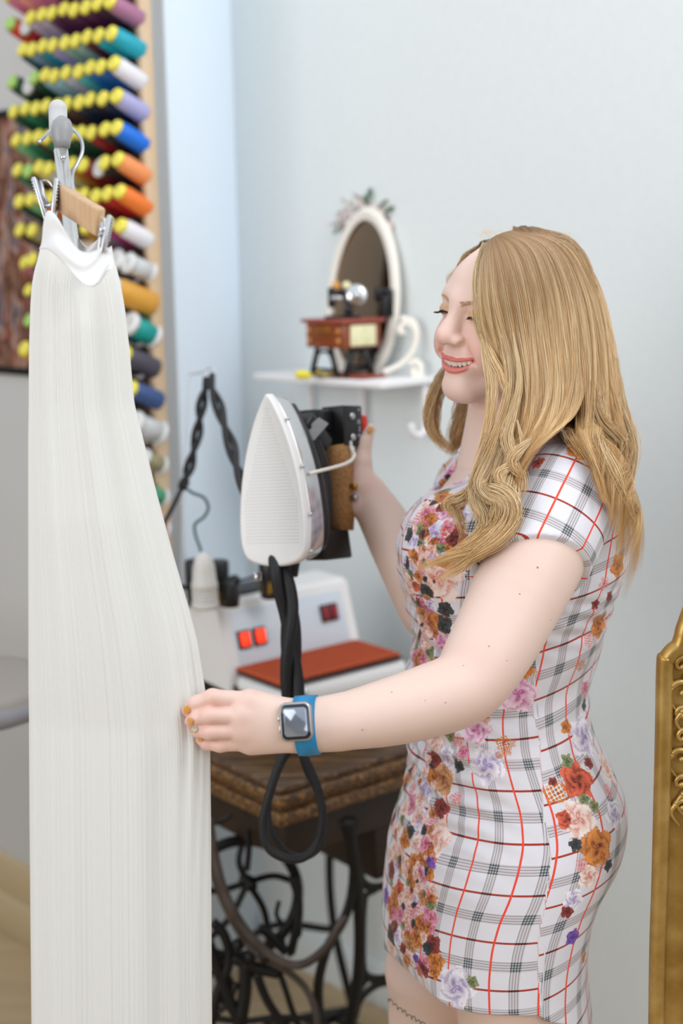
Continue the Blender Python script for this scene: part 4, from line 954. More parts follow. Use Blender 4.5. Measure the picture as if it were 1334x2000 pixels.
# head placement (local: x her right, y forward, z up; metres)
HS = .93
hy, hp, hr = map(math.radians, (214.9, -2.3, 8.0))
_f = np.array([math.cos(hy)*math.cos(hp), math.sin(hy)*math.cos(hp), math.sin(hp)]); _s = nrm(np.cross(_f, Z)); _u = np.cross(_s, _f)
HR = np.array([math.cos(hr)*_s+math.sin(hr)*_u, _f, -math.sin(hr)*_s+math.cos(hr)*_u]).T
HC = np.array([.2195, 1.876, 1.527])
def HL(x, y, z): return HC+HS*(HR@np.array([x, y, z]))
def to_head(P): return (P-HC)@HR/HS
def head_shape(S):
    A = HR.T
    E = lambda c, r, op='u', k=.01: S.ell(HL(*c), np.array(r)*HS, A, op, k*HS)
    Cn = lambda a, b, ra, rb, op='u', k=.01: S.cone(HL(*a), HL(*b), ra*HS, rb*HS, op, k*HS)
    E((0, -.020, .040), (.074, .098, .086), k=.02)
    E((0, .022, -.012), (.063, .066, .078), k=.03)
    E((0, .040, .046), (.055, .044, .046), k=.03)
    for s in (-1, 1):
        Cn((s*.050, .005, -.045), (s*.016, .072, -.083), .017, .015, k=.030)
        E((s*.037, .062, -.016), (.025, .028, .024), k=.022)                # smiling cheek
        E((s*.043, .060, -.034), (.016, .024, .016), k=.02)
        Cn((s*.008, .0835, .041), (s*.038, .073, .043), .009, .008, k=.018)     # brow
        E((s*.032, .103, .0235), (.020, .017, .0120), 's', .016)              # socket
        E((s*.0315, .0775, .0235), (.0165, .0135, .0110), k=.006)             # lids
        E((s*.074, -.008, .005), (.008, .020, .028), k=.008)                # ear
        E((s*.080, -.002, .006), (.005, .012, .016), 's', .004)
    # nose
    Cn((0, .0865, .036), (0, .1035, .004), .0085, .0100, k=.014)
    Cn((0, .1035, .004), (0, .1095, -.004), .0100, .0118, k=.010)
    E((0, .1100, -.0060), (.0120, .0110, .0105), k=.008)
    for s in (-1, 1):
        E((s*.0142, .0985, -.0105), (.0086, .0112, .0082), k=.006)
        E((s*.0072, .1050, -.0185), (.0046, .0072, .0034), 's', .003)
        Cn((s*.0228, .0930, -.0010), (s*.0225, .0905, -.0165), .0013, .0013, 's', .004)
    # muzzle, chin
    E((0, .076, -.042), (.033, .022, .026), k=.014)
    E((0, .080, -.080), (.020, .017, .015), k=.022)
    # smile crease
    for s in (-1, 1):
        Cn((s*.0195, .0985, -.0150), (s*.037, .0835, -.037), .0022, .0026, 's', .008)
    # open smiling mouth
    arc = [(-.0340, .0800, -.0355), (-.026, .0895, -.0415), (-.014, .0965, -.0452), (0, .0990, -.0454), (.014, .0965, -.0444), (.026, .0895, -.0410), (.0340, .0800, -.0355)]
    ar_ = [.0020, .0044, .0056, .0058, .0056, .0044, .0020]
    for i in range(6): Cn(arc[i], arc[i+1], ar_[i], ar_[i+1], 's', .003)
    up = [(-.0355, .0800, -.0338), (-.025, .0925, -.0362), (-.012, .1000, -.0380), (-.005, .1018, -.0370), (0, .1018, -.0380), (.005, .1018, -.0370), (.012, .1000, -.0380), (.025, .0925, -.0362), (.0355, .0800, -.0338)]
    ru = [.0009, .0016, .0021, .0023, .0021, .0023, .0021, .0016, .0009]
    lw = [(-.0355, .0795, -.0350), (-.026, .0888, -.0468), (-.014, .0950, -.0525), (0, .0970, -.0544), (.014, .0950, -.0525), (.026, .0888, -.0468), (.0355, .0795, -.0350)]
    rl = [.0009, .0021, .0030, .0033, .0030, .0021, .0009]
    up, ru = refine(up, ru, 4); lw, rl = refine(lw, rl, 4)
    for P_, r_ in ((up, ru), (lw, rl)):
        for i in range(len(P_)-1): Cn(P_[i], P_[i+1], r_[i], r_[i+1], 'u', .0022)
    return up, ru, lw, rl
def hand_near(S):
    A = lambda x, y, D: at(x, y, D+.05)
    W_ = A(592, 1418, 1.545)
    mcp = [A(487, 1369, 1.530), A(472, 1398, 1.524), A(475, 1427, 1.527), A(490, 1450, 1.536)]
    S.cone(NA[7], W_, .0275, .0240, k=.01)
    for m, r in zip(mcp, (.0135, .0135, .0130, .0122)): S.cone(W_, m, .0185, r, k=.018)
    S.ell((W_+mcp[1]+mcp[2])/3, (.040, .013, .026), k=.02)
    fg = [([mcp[0], A(415, 1362, 1.520), A(383, 1374, 1.523), A(366, 1388, 1.530)], (.0104, .0093, .0083, .0064)),
          ([mcp[1], A(408, 1398, 1.512), A(385, 1402, 1.518), A(371, 1409, 1.527)], (.0102, .0091, .0081, .0062)),
          ([mcp[2], A(410, 1429, 1.515), A(388, 1427, 1.522), A(378, 1424, 1.529)], (.0098, .0087, .0078, .0060)),
          ([mcp[3], A(430, 1455, 1.527), A(404, 1452, 1.531), A(391, 1445, 1.536)], (.0092, .0078, .0070, .0054))]
    for P, r in fg:
        F = Shape(); F.chain(P, r, k=.004)
        S.add(F.ev, (P[0]+P[-1])/2, .06, 'u', .0022)
    for p in mcp[:3]: S.ell(p+CF*-.0105, (.008, .004, .007), k=.008)
    th = [A(560, 1408, 1.560), A(505, 1398, 1.592), A(455, 1392, 1.605), A(422, 1392, 1.598)]
    F = Shape(); F.chain(th, (.018, .0145, .0115, .0085), k=.006); S.add(F.ev, th[1], .08, 'u', .008)
    return fg
def hand_far(S):
    A = lambda x, y, D: at(x, y, D)
    W_ = A(716, 965, 2.12)
    pal = [A(701, 905, 2.135), A(699, 925, 2.15), A(696, 945, 2.155), A(694, 965, 2.15)]
    for m in pal: S.cone(W_, m, .0200, .0130, k=.016)
    S.ell(A(703, 955, 2.115), (.017, .020, .034), k=.014); S.ell(A(693, 985, 2.105), (.012, .014, .014), k=.012)
    for m, y in zip(pal, (893, 919, 945, 969)):
        P = [m, A(680, y, 2.170), A(652, y+2, 2.168), A(641, y+4, 2.140)]; F = Shape(); F.chain(P, (.0110, .0098, .0088, .0070), k=.004); S.add(F.ev, P[1], .06, 'u', .003)
    P = [A(708, 950, 2.105), A(706, 905, 2.115), A(711, 866, 2.12), A(724, 836, 2.12)]; F = Shape(); F.chain(P, (.0170, .0150, .0112, .0072), k=.006); S.add(F.ev, P[1], .08, 'u', .008)
BODY = person_body(); UPL, RUL, LWL, RLL = head_shape(BODY); FINGERS = hand_near(BODY); hand_far(BODY)
fine_boxes = [  # (lo, hi, h)
 (HL(0, .0, .01)-np.array([.135, .135, .20]), HL(0, .0, .01)+.135, .0014),
 (np.array([at(345, 1400, 1.56)[0], 1.45, at(400, 1500, 1.57)[2]]), np.array([at(578, 1400, 1.60)[0], 1.75, at(400, 1325, 1.52)[2]+.02]), .0013)]
def outside_boxes(h):
    def f(lo, hi):
        return False
    return f
def build_body():
    VV, FF = [], []; n = 0
    lo = np.array([-.28, 1.45, .0]); hi = np.array([.50, 2.30, 1.75]); hc = .0029
    boxes = []
    V, F = surface(BODY.ev, lo, hi, hc)
    # drop coarse faces inside the fine boxes, add the fine surface there
    for blo, bhi, h in fine_boxes:
        C = V[F].mean(1); ins = ((C > blo+.002) & (C < bhi-.002)).all(1); F = F[~ins]
    VV.append(V); FF.append(F); n = len(V)
    for blo, bhi, h in fine_boxes:
        v, f = surface(BODY.ev, blo, bhi, h, relax=1); C = v[f].mean(1); f = f[((C > blo) & (C < bhi)).all(1)]
        VV.append(v); FF.append(f+n); n += len(v)
    V = np.concatenate(VV); F = np.concatenate(FF)
    used = np.unique(F); mp = np.full(len(V), -1); mp[used] = np.arange(len(used)); V = V[used]; F = mp[F]
    # skin colour zones
    c = np.tile(np.array(lin('e6cabd')), (len(V), 1))
    q = to_head(V); inh = (np.abs(q[:, 0]) < .09) & (np.abs(q[:, 1]) < .14) & (q[:, 2] > -.12) & (q[:, 2] < .14)
    def blend(w, col):
        w = np.clip(w, 0, 1)[:, None]; c[:] = c*(1-w)+np.array(lin(col))*w
    blend(inh*.8, 'efcdc0')
    for s in (-1, 1):
        d = np.linalg.norm((q-np.array([s*.045, .072, -.018]))/np.array([.026, .03, .026]), axis=1); blend(inh*np.exp(-d**2)*.60, 'e59a8e')
    d = np.linalg.norm((q-np.array([0, .115, -.006]))/.014, axis=1); blend(inh*np.exp(-d**2)*.35, 'e8a598')
    for s in (-1, 1):      # eye shadow on the closed lids
        d = np.linalg.norm((q-np.array([s*.0315, .088, .0275]))/np.array([.0165, .02, .0062]), axis=1); blend(inh*np.clip(1.6-d*1.3, 0, 1)*.75, 'c99a5c')
    def tube_d(path, rs):
        dd = np.full(len(V), 1.)
        idx = np.where(inh)[0]; qq = q[idx]; best = np.full(len(idx), 9.)
        for i in range(len(path)-1):
            a, b = np.array(path[i]), np.array(path[i+1]); t = np.clip((qq-a)@(b-a)/((b-a)@(b-a)), 0, 1); best = np.minimum(best, np.linalg.norm(qq-a-t[:, None]*(b-a), axis=1)-(rs[i]+(rs[i+1]-rs[i])*t))
        dd[idx] = best; return dd
    for pth, rs, col in ((UPL, RUL, 'd8706a'), (LWL, RLL, 'e07f79')):
        blend(1.-np.clip((tube_d(pth, rs)-(.0011 if pth is UPL else .0006))/.0007, 0, 1), col)
    m_in = inh & (q[:, 2] > -.055) & (q[:, 2] < -.033) & (np.abs(q[:, 0]) < .033) & (q[:, 1] < .0965-.012*(q[:, 0]/.03)**2) & (q[:, 1] > .06) & (tube_d(UPL, RUL) > .0014) & (tube_d(LWL, RLL) > .0014) & (tube_d([(-.0340, .0800, -.0355), (-.026, .0895, -.0415), (-.014, .0965, -.0452), (0, .0990, -.0454), (.014, .0965, -.0444), (.026, .0895, -.0410), (.0340, .0800, -.0355)], [.0020, .0044, .0056, .0058, .0056, .0044, .0020]) < .0012)
    blend(m_in*.9, '7c2f2c')
    # knuckles and fingertips slightly pinker
    for P, r in FINGERS:
        for k, w in ((0, .35), (1, .35), (3, .5)):
            d = np.linalg.norm(V-P[k], axis=1)/.016; blend(np.exp(-d**2)*w, 'e8a79a')
    for p, w in ((NA[4], .35), (FA[7], .3)):
        d = np.linalg.norm(V-p, axis=1)/.045; blend(np.exp(-d**2)*w, 'e6b0a2')
    rs = np.random.RandomState(5)
    arm = [NA[i]*(1-t)+NA[i+1]*t for i in range(1, 7) for t in (.2, .5, .8)]
    return V, F, c
skin = mat('skin', 'f0d2c6', .46, sss=.12, sscale=.008, ns=500, bump=.12, bd=.0006)
def attr_color(m, name):
    nt = m.node_tree; a = nt.nodes.new('ShaderNodeAttribute'); a.attribute_name = name; nt.links.new(a.outputs['Color'], nt.nodes['Principled BSDF'].inputs['Base Color']); return a
attr_color(skin, 'tone')
pz = at(950, 1990, 1.93)
person = empty('person', (pz[0], pz[1], 0), 'smiling woman with long blonde hair in a floral plaid dress holding the steam iron', 'person')
V, F, tone = build_body()
body = np_mesh('body', V, F, skin, person, [('tone', 'FLOAT_COLOR', np.hstack([tone, np.ones((len(V), 1))]))])
print('body verts', len(V))
def surf_pt(x, y, D0=1.3, D1_=2.4, ev=BODY.ev, lift=0.):
    """first hit of the surface along the sight line through a photo point"""
    Ds = np.linspace(D0, D1_, 600); P = CC+np.outer(Ds, ray(x, y)); d = ev(P); i = np.argmax(d < 0)
    if not (d < 0).any(): return CC+ray(x, y)*1.9
    t = d[i-1]/(d[i-1]-d[i]); return CC+ray(x, y)*(Ds[i-1]+(Ds[i]-Ds[i-1])*t-lift)
def normal(ev, p, e=.0015):
    g = np.array([ev((p+np.eye(3)[i]*e)[None])[0]-ev((p-np.eye(3)[i]*e)[None])[0] for i in range(3)]); return nrm(g)
# ------------------------------------------------------------------ dress
def hem_z(P):
    """hem height as a function of the position front to back: high in front, long behind"""
    u = (P[:, 0]-SCX[5])*bf[0]+(P[:, 1]-SCY[5])*bf[1]; v = (P[:, 0]-SCX[5])*bl[0]+(P[:, 1]-SCY[5])*bl[1]
    return u, v
_hx = [754, 770, 800, 850, 872, 930, 1000, 1058, 1062, 1110, 1160]; _hy = [1832, 1848, 1880, 1948, 1966, 1980, 1984, 1986, 1994, 2003, 2016]
HUX, HUZ = [], []
for x, y in zip(_hx, _hy):
    # hit of the loft along this sight line
    Ds = np.linspace(1.5, 2.4, 400); P = CC+np.outer(Ds, ray(min(max(x, 762), 1150), y)); d = torso_fn(.006, zlo=0)(P); i = np.argmin(np.abs(d)) if not (d < 0).any() else np.argmax(d < 0)
    HUX.append(hem_z(P[i:i+1])[0][0]); HUZ.append(P[i][2])
o_ = np.argsort(HUX); HUX = np.array(HUX)[o_]; HUZ = np.array(HUZ)[o_]
def wr(P):
    """ruching over the belly and waist, and soft folds"""
    z = P[:, 2]; cx, cy = np.interp(z, zz, SCX), np.interp(z, zz, SCY); u = (P[:, 0]-cx)*bf[0]+(P[:, 1]-cy)*bf[1]; v = (P[:, 0]-cx)*bl[0]+(P[:, 1]-cy)*bl[1]
    an = np.arctan2(v, u); front = np.exp(-(np.abs(an)/.95)**4)
    zr = lambda a, s: np.exp(-((z-a)/s)**2)
    r = .0026*front*np.sin(z*235+an*5+np.sin(an*6)*1.2)*np.clip(zr(1.085, .16)+zr(1.0, .12), 0, 1)
    r += .0016*np.sin(z*120-an*7+1.5*np.sin(z*37))*zr(1.10, .12)+.0012*np.sin(z*300+an*9)*zr(1.16, .04)
    r += .0012*np.sin(an*11+z*40)*zr(1.33, .12)+.0014*np.sin(z*75+an*4)*zr(.93, .10)*(.4+.6*front)
    return r
def dress_shape():
    S = Shape(); g = .0055
    base = torso_fn(g, zlo=.3)
    S.add(lambda P: base(P)-wr(P), TMID, TRAD, 'u', .03)
    bust(S, g)
    S.ell(at(864, 1074, 1.93), (.05, .05, .06), k=.04)
    S.cone(at(1010, 905, 1.91), NA[0], .045+g, .050+g, k=.05); S.cone(at(1010, 905, 1.94), FA[0], .045+g, .048+g, k=.05)
    return S
DT = dress_shape()
SLV = Shape(); _p, _r = refine(NA[:3], NR[:3]); SLV.chain(_p, [q+.0075 for q in _r], k=.012)
ad = nrm(NA[1]-NA[0]); _fw = nrm(bf-ad*(bf@ad)); _ot = np.cross(ad, _fw)
def slv_cut(P):          # sleeve hem: shorter at the outer top, longer behind
    q = P-NA[0]; t = q@ad; return t-(.122+.23*(q@_fw)+.5*(q@_ot))
def far_sleeve():
    S = Shape(); p, r = refine(FA[:3], FR[:3]); S.chain(p, [q+.007 for q in r], k=.012); return S
FSL = far_sleeve(); adf = nrm(FA[1]-FA[0])
NECK = Shape()
NECK.cone(HL(0, -.03, -.05), at(1002, 872, 1.925), .072, .064, k=.01)
NECK.cone(at(972, 872, 1.93), at(905, 925, 1.935), .058, .040, k=.02); NECK.cone(at(905, 925, 1.935), at(862, 985, 1.94), .040, .012, k=.02)
def dress_ev(P, c=None, rad=0):
    d = DT.ev(P, c, rad)
    s = np.maximum(SLV.ev(P, c, rad), slv_cut(P)); d = smin(d, s, .012)
    s = np.maximum(FSL.ev(P, c, rad), (P-FA[0])@adf-.085); d = smin(d, s, .012)
    d = smax(d, -NECK.ev(P, None, 0), .003)
    u, v = hem_z(P); hz = np.interp(u, HUX, HUZ); return np.maximum(d, hz-P[:, 2])
DV, DF = surface(dress_ev, np.array([-.05, 1.6, .50]), np.array([.50, 2.25, 1.50]), .0021, relax=1)
print('dress verts', len(DV))
def vis_pt(x, y):
    Ds = np.linspace(1.5, 2.3, 700); P = CC+np.outer(Ds, ray(x, y)); d = dress_ev(P); return P[np.argmax(d < 0)] if (d < 0).any() else None
# pattern coordinates: around and along
def pat_uv(P):
    z = P[:, 2]; cx, cy = np.interp(z, zz, SCX), np.interp(z, zz, SCY); u = (P[:, 0]-cx)*bf[0]+(P[:, 1]-cy)*bf[1]; v = (P[:, 0]-cx)*bl[0]+(P[:, 1]-cy)*bl[1]
    an = np.arctan2(v, u); U_ = an*.165; V_ = z.copy()
    return U_, V_, an, u, v
U_, V_, AN, uu, vv = pat_uv(DV)
sleeve_d = np.maximum(SLV.ev(DV), slv_cut(DV)); is_s = (sleeve_d < .004) & (DT.ev(DV) > -.002+.0) & (((DV-NA[0])@ad) > -.075)
_sp = [vis_pt(x, y) for x, y in ((1058, 1960), (1066, 1750), (1062, 1600), (1056, 1450), (1046, 1300), (1046, 1200))]; _sz = [p[2] for p in _sp]; _sa = [pat_uv(p[None])[2][0] for p in _sp]; print('seam', _sa)
seam = np.interp(V_, _sz, _sa)     # side seam angle
back = AN > seam
U_ = U_+np.where(back, .021, 0); V_ = V_+np.where(back, .017-.22*(AN-seam)*.165, .08*(seam-AN)*.165*(AN > 0))
q = DV-NA[0]; ts = q@ad; a_s = np.arctan2(q@_ot, q@_fw)
U_ = np.where(is_s, a_s*.070+.013, U_); V_ = np.where(is_s, ts*1.0+.012, V_)
# floral print: clusters painted at places of the cloth
PAL = {'L': ('f3eef5', '8f74b0'), 'K': ('f2d3e2', 'b03a82'), 'P': ('f6e6de', 'c9705c'), 'O': ('e39148', '6e2210'), 'R': ('e8694a', '3a0d0c'), 'W': ('a04038', '1a1216'), 'V': ('8a5fc0', '2c1a66'), 'B': ('d9a070', '7a3b20'), 'D': ('4a4a4c', '0e1014'), 'G': ('9aa070', '2f3a26'), 's': ('f0a0a0', 'c85050'), 'S': ('dc8a3c', 'a04c1c'), 'k': ('e8a0b8', 'a02848')}
RO = [(855, 955, 34, 'L'), (832, 1000, 24, 'k'), (845, 1040, 34, 'L'), (885, 1050, 26, 'W'), (812, 1088, 22, 'O'), (855, 1128, 46, 'P'), (800, 1045, 16, 'D'), (870, 1098, 22, 'O'), (820, 1060, 16, 'G'), (900, 1005, 18, 'L'), (868, 1000, 20, 'K'), (795, 1100, 15, 'D'), (808, 1140, 18, 'R'), (905, 1085, 14, 'D'),
 (840, 1215, 28, 'O'), (866, 1222, 20, 'D'), (862, 1252, 26, 'K'), (832, 1278, 22, 'P'), (850, 1302, 18, 'O'), (818, 1180, 18, 'W'), (820, 1240, 14, 'D'), (838, 1180, 18, 'L'), (815, 1310, 14, 'k'), (840, 1330, 16, 's'), (870, 1190, 16, 'D'), (820, 1205, 12, 'P'),
 (1012, 1355, 34, 'K'), (1024, 1308, 18, 'O'), (932, 1425, 28, 'K'), (850, 1440, 32, 'P'), (895, 1447, 14, 's'), (985, 1452, 15, 'S'), (990, 1466, 10, 'S'), (950, 1495, 34, 'L'), (872, 1480, 22, 'L'), (897, 1495, 13, 'D'), (865, 1520, 30, 'B'), (826, 1540, 34, 'L'), (890, 1560, 14, 's'), (862, 1580, 20, 'W'), (850, 1635, 38, 'P'), (880, 1438, 12, 'G'), (905, 1470, 13, 'k'), (1000, 1330, 14, 'G'), (945, 1402, 12, 'S'), (975, 1475, 8, 'S'), (1000, 1452, 8, 'S'),
 (835, 1680, 22, 'V'), (832, 1700, 18, 'D'), (838, 1850, 18, 'D'), (850, 1878, 22, 'O'), (812, 1872, 10, 'V'), (890, 1928, 38, 'L'), (922, 1918, 13, 'G'), (820, 1600, 24, 'L'), (805, 1570, 20, 'k'), (790, 1640, 22, 'O'), (812, 1650, 20, 'P'), (775, 1690, 22, 'L'), (800, 1700, 22, 'O'), (780, 1740, 20, 'R'), (805, 1750, 24, 'P'), (825, 1750, 16, 'B'), (768, 1780, 20, 'k'), (795, 1800, 24, 'P'), (820, 1800, 18, 'O'), (775, 1830, 20, 'L'), (800, 1845, 20, 'B'), (785, 1600, 14, 'G'), (830, 1620, 12, 'D'), (765, 1720, 10, 'G'), (815, 1720, 10, 'D'), (788, 1770, 9, 'D'), (835, 1780, 12, 'k'), (760, 1760, 10, 'R'), (770, 1655, 14, 'P'), (845, 1740, 16, 'P'), (790, 1868, 14, 'O'), (828, 1830, 14, 'P'), (805, 1540, 13, 's'),
 (1140, 1440, 38, 'L'), (1105, 1420, 13, 'O'), (1185, 1500, 30, 'P'), (1128, 1525, 34, 'R'), (1085, 1548, 22, 'S'), (1130, 1600, 36, 'P'), (1165, 1655, 38, 'O'), (1200, 1590, 26, 'L'), (1108, 1600, 20, 'R'), (1150, 1712, 22, 'P'), (1120, 1757, 20, 'L'), (1108, 1780, 13, 'W'), (1118, 1830, 16, 'V'), (1108, 1487, 14, 'G'), (1150, 1490, 12, 'W'), (1143, 1345, 15, 'k'), (1140, 1375, 12, 'D'), (1140, 1560, 13, 'G'), (1160, 1575, 12, 'G'), (1188, 1545, 14, 's'), (1125, 1650, 13, 'D'), (1135, 1690, 12, 's'), (1188, 1690, 12, 'D'), (1080, 1528, 9, 'W'), (1200, 1460, 14, 'D'), (1140, 1870, 12, 'O'), (1175, 1440, 10, 'D'),
 (1168, 1220, 26, 'O'), (1150, 1250, 14, 's'), (1207, 1105, 22, 'O'), (1180, 1140, 13, 's'), (1190, 1165, 10, 'W'), (1135, 880, 26, 'O'), (1168, 915, 13, 's'), (1162, 1180, 10, 'W'), (1190, 935, 10, 'G'), (1050, 905, 14, 'R'), (1135, 1300, 12, 'S'), (1158, 1385, 10, 'W'),
 (905, 915, 20, 'O'), (893, 945, 18, 'K'), (925, 880, 16, 'R'), (875, 930, 12, 'D'), (845, 985, 12, 'D'), (865, 900, 14, 'L')]
cen, rad, pal = [], [], []
for x, y, r, t in RO:
    p = vis_pt(x, y)
    if p is None: continue
    cen.append(p); rad.append(1.22*r/FPX*proj(p)[2]); pal.append(t)
rs2 = np.random.RandomState(8)
for i in range(220):
    y = rs2.uniform(930, 1330) if i % 2 else rs2.uniform(1480, 1900)
    x0, x1 = (790, np.interp(y, [930, 1000, 1130, 1200, 1330], [900, 900, 880, 860, 840])) if y < 1400 else (762, np.interp(y, [1480, 1600, 1700, 1900], [850, 850, 838, 850]))
    p = vis_pt(rs2.uniform(x0, x1), y)
    if p is None: continue
    cen.append(p); rad.append(rs2.uniform(.009, .019)); pal.append('DGkPOLPBWPsO'[rs2.randint(12)])
# the same print goes on round the far side of the cloth
rs = np.random.RandomState(3)
far = DV[(vv < -.03) & (DV[:, 2] < 1.42)]
for i in range(70):
    cen.append(far[rs.randint(len(far))]); rad.append(rs.uniform(.010, .026)); pal.append(list(PAL)[rs.randint(len(PAL))])
cen, rad = np.array(cen), np.array(rad)
score = np.full(len(DV), 9.); own = np.zeros(len(DV), int)
for i in range(len(cen)):
    d = np.linalg.norm(DV-cen[i], axis=1)/rad[i]; m = d < score; score[m] = d[m]; own[m] = i
rel = (DV-cen[own])/rad[own][:, None]
tang = nrm(bl+bf*.2)
# local print axes on the cloth
nr_ = np.stack([uu/(np.interp(DV[:, 2], zz, SA)**2), vv/(np.interp(DV[:, 2], zz, SW)**2)], 1); nr_ /= np.linalg.norm(nr_, axis=1)[:, None]+1e-9
N3 = nr_[:, :1]*bf+nr_[:, 1:]*bl; T3 = np.cross(Z, N3)
rx_ = (rel*T3).sum(1); ry_ = rel[:, 2]; rr_ = np.hypot(rx_, ry_)+1e-6; f_ = np.minimum(score/rr_, 3); rx_ *= f_; ry_ *= f_
a0 = rs.uniform(0, 6.28, len(cen))[own]; ca, sa = np.cos(a0), np.sin(a0); rx2, ry2 = rx_*ca-ry_*sa, rx_*sa+ry_*ca
colA = np.array([lin(PAL[t][0]) for t in pal])[own]; colB = np.array([lin(PAL[t][1]) for t in pal])[own]
kind_ = np.array([{'s': .9, 'S': .9, 'D': .5, 'G': .5}.get(t, .1) for t in pal])[own]
ones = np.ones((len(DV), 1))
dm = bpy.data.materials.new('floral_plaid_jersey'); dm.use_nodes = True; nt = dm.node_tree; pb_ = nt.nodes['Principled BSDF']; pb_.inputs['Roughness'].default_value = .62; pb_.inputs['Specular IOR Level'].default_value = .3
pb_.inputs['Sheen Weight'].default_value = .15
def AT(n):
    a = nt.nodes.new('ShaderNodeAttribute'); a.attribute_name = n; return a
def mth(op, *a):
    n = nt.nodes.new('ShaderNodeMath'); n.operation = op
    for i, v in enumerate(a):
        if isinstance(v, (int, float)): n.inputs[i].default_value = v
        else: nt.links.new(v, n.inputs[i])
    return n.outputs[0]
def mixc(f, a, b):
    n = nt.nodes.new('ShaderNodeMix'); n.data_type = 'RGBA'
    for i, v in ((0, f), (6, a), (7, b)):
        if isinstance(v, (int, float)): n.inputs[i].default_value = v
        elif isinstance(v, str): n.inputs[i].default_value = (*lin(v), 1)
        else: nt.links.new(v, n.inputs[i])
    return n.outputs[2]
sx = nt.nodes.new('ShaderNodeSeparateXYZ'); nt.links.new(AT('weave').outputs['Vector'], sx.inputs[0])
def per(v, p, off, hw):   # 1 inside a band of half width hw around every p
    return mth('LESS_THAN', mth('ABSOLUTE', mth('MULTIPLY', mth('SUBTRACT', mth('FRACT', mth('ADD', mth('DIVIDE', v, p), off)), .5), p)), hw)
PU = .060
u_, v_ = sx.outputs[0], sx.outputs[1]
redv, redh = per(u_, PU, .5, .00135), per(v_, PU, .5, .00130)
gv, gh = per(u_, PU, .0, .0064), per(v_, PU, .0, .0064)
gvl = mth('MAXIMUM', mth('MAXIMUM', mth('MULTIPLY', per(u_, .0033, .5, .00045), gv), 0.), 0.); ghl = mth('MULTIPLY', per(v_, .0033, .5, .00045), gh)
col = mixc(mth('MULTIPLY', gv, .40), 'e0dee6', 'b5a8ab'); col = mixc(mth('MULTIPLY', gh, .42), col, 'b5a8ab')
col = mixc(mth('MULTIPLY', gvl, .8), col, '77706f'); col = mixc(mth('MULTIPLY', ghl, .8), col, '77706f')
cross = mth('MULTIPLY', gv, gh); chk = mth('MULTIPLY', cross, mth('MAXIMUM', gvl, ghl)); col = mixc(mth('MULTIPLY', cross, .45), col, '8fa0a4'); col = mixc(chk, col, '1e2c34')
col = mixc(redh, col, 'a8382a'); col = mixc(redv, col, 'ee4a36'); col = mixc(mth('MULTIPLY', redh, gv), col, '5a1f1c')
sr = nt.nodes.new('ShaderNodeSeparateXYZ'); nt.links.new(AT('bloom').outputs['Vector'], sr.inputs[0])
nz = nt.nodes.new('ShaderNodeTexNoise'); nz.inputs['Scale'].default_value = 260; nz.inputs['Detail'].default_value = 3; tcn = nt.nodes.new('ShaderNodeTexCoord'); nt.links.new(tcn.outputs['Object'], nz.inputs['Vector'])
nv = mth('SUBTRACT', nz.outputs[0], .5)
bx_, by_, kd = sr.outputs[0], sr.outputs[1], sr.outputs[2]
rad_ = mth('SQRT', mth('ADD', mth('MULTIPLY', bx_, bx_), mth('MULTIPLY', by_, by_))); ang = mth('ARCTAN2', by_, bx_)
edge = mth('ADD', mth('MULTIPLY', mth('COSINE', mth('MULTIPLY', ang, 5.)), .13), .86)
edge = mth('ADD', edge, mth('MULTIPLY', nv, .55))
small = mth('GREATER_THAN', kd, .8)
dots = mth('MULTIPLY', mth('SINE', mth('MULTIPLY', bx_, 11.)), mth('SINE', mth('MULTIPLY', by_, 11.)))
ss_ = nt.nodes.new('ShaderNodeSeparateXYZ'); nt.links.new(AT('spread').outputs['Vector'], ss_.inputs[0])
msk = mth('LESS_THAN', ss_.outputs[0], edge); msk = mth('MULTIPLY', msk, mth('SUBTRACT', 1., mth('MULTIPLY', small, mth('LESS_THAN', mth('ADD', mth('ABSOLUTE', dots), nv), .28))))
pet = mth('ADD', mth('MULTIPLY', mth('POWER', rad_, .8), 10.), mth('ADD', mth('MULTIPLY', mth('SINE', mth('ADD', mth('MULTIPLY', ang, 3.), mth('MULTIPLY', rad_, 5.))), 2.1), mth('MULTIPLY', nv, 5.)))
sw_ = mth('MULTIPLY', mth('ADD', mth('SINE', pet), 1.), .5)
shade = mth('ADD', mth('MULTIPLY', mth('POWER', sw_, 2.), .5), mth('MULTIPLY', mth('SUBTRACT', .62, mth('MULTIPLY', rad_, .9)), 1.))
shade = mth('ADD', shade, mth('MULTIPLY', nv, .8))
shade = mth('MAXIMUM', mth('MINIMUM', shade, 1.), 0.)
bc = mixc(shade, AT('petal').outputs['Color'], AT('heart').outputs['Color'])
col = mixc(msk, col, bc)
nt.links.new(col, pb_.inputs['Base Color'])
wv = nt.nodes.new('ShaderNodeTexNoise'); wv.inputs['Scale'].default_value = 45; nt.links.new(tcn.outputs['Object'], wv.inputs['Vector']); bp = nt.nodes.new('ShaderNodeBump'); bp.inputs['Strength'].default_value = .25; bp.inputs['Distance'].default_value = .003; nt.links.new(wv.outputs[0], bp.inputs['Height']); nt.links.new(bp.outputs[0], pb_.inputs['Normal'])
dress = np_mesh('dress', DV, DF, dm, person, [('weave', 'FLOAT_VECTOR', np.stack([U_, V_, 0*U_], 1)), ('bloom', 'FLOAT_VECTOR', np.stack([rx2, ry2, kind_], 1)), ('spread', 'FLOAT_VECTOR', np.stack([np.minimum(score, 4), 0*score, 0*score], 1)), ('petal', 'FLOAT_COLOR', np.hstack([colA, ones])), ('heart', 'FLOAT_COLOR', np.hstack([colB, ones]))])
dress['label'] = 'short sleeved lavender white dress with red plaid and roses'

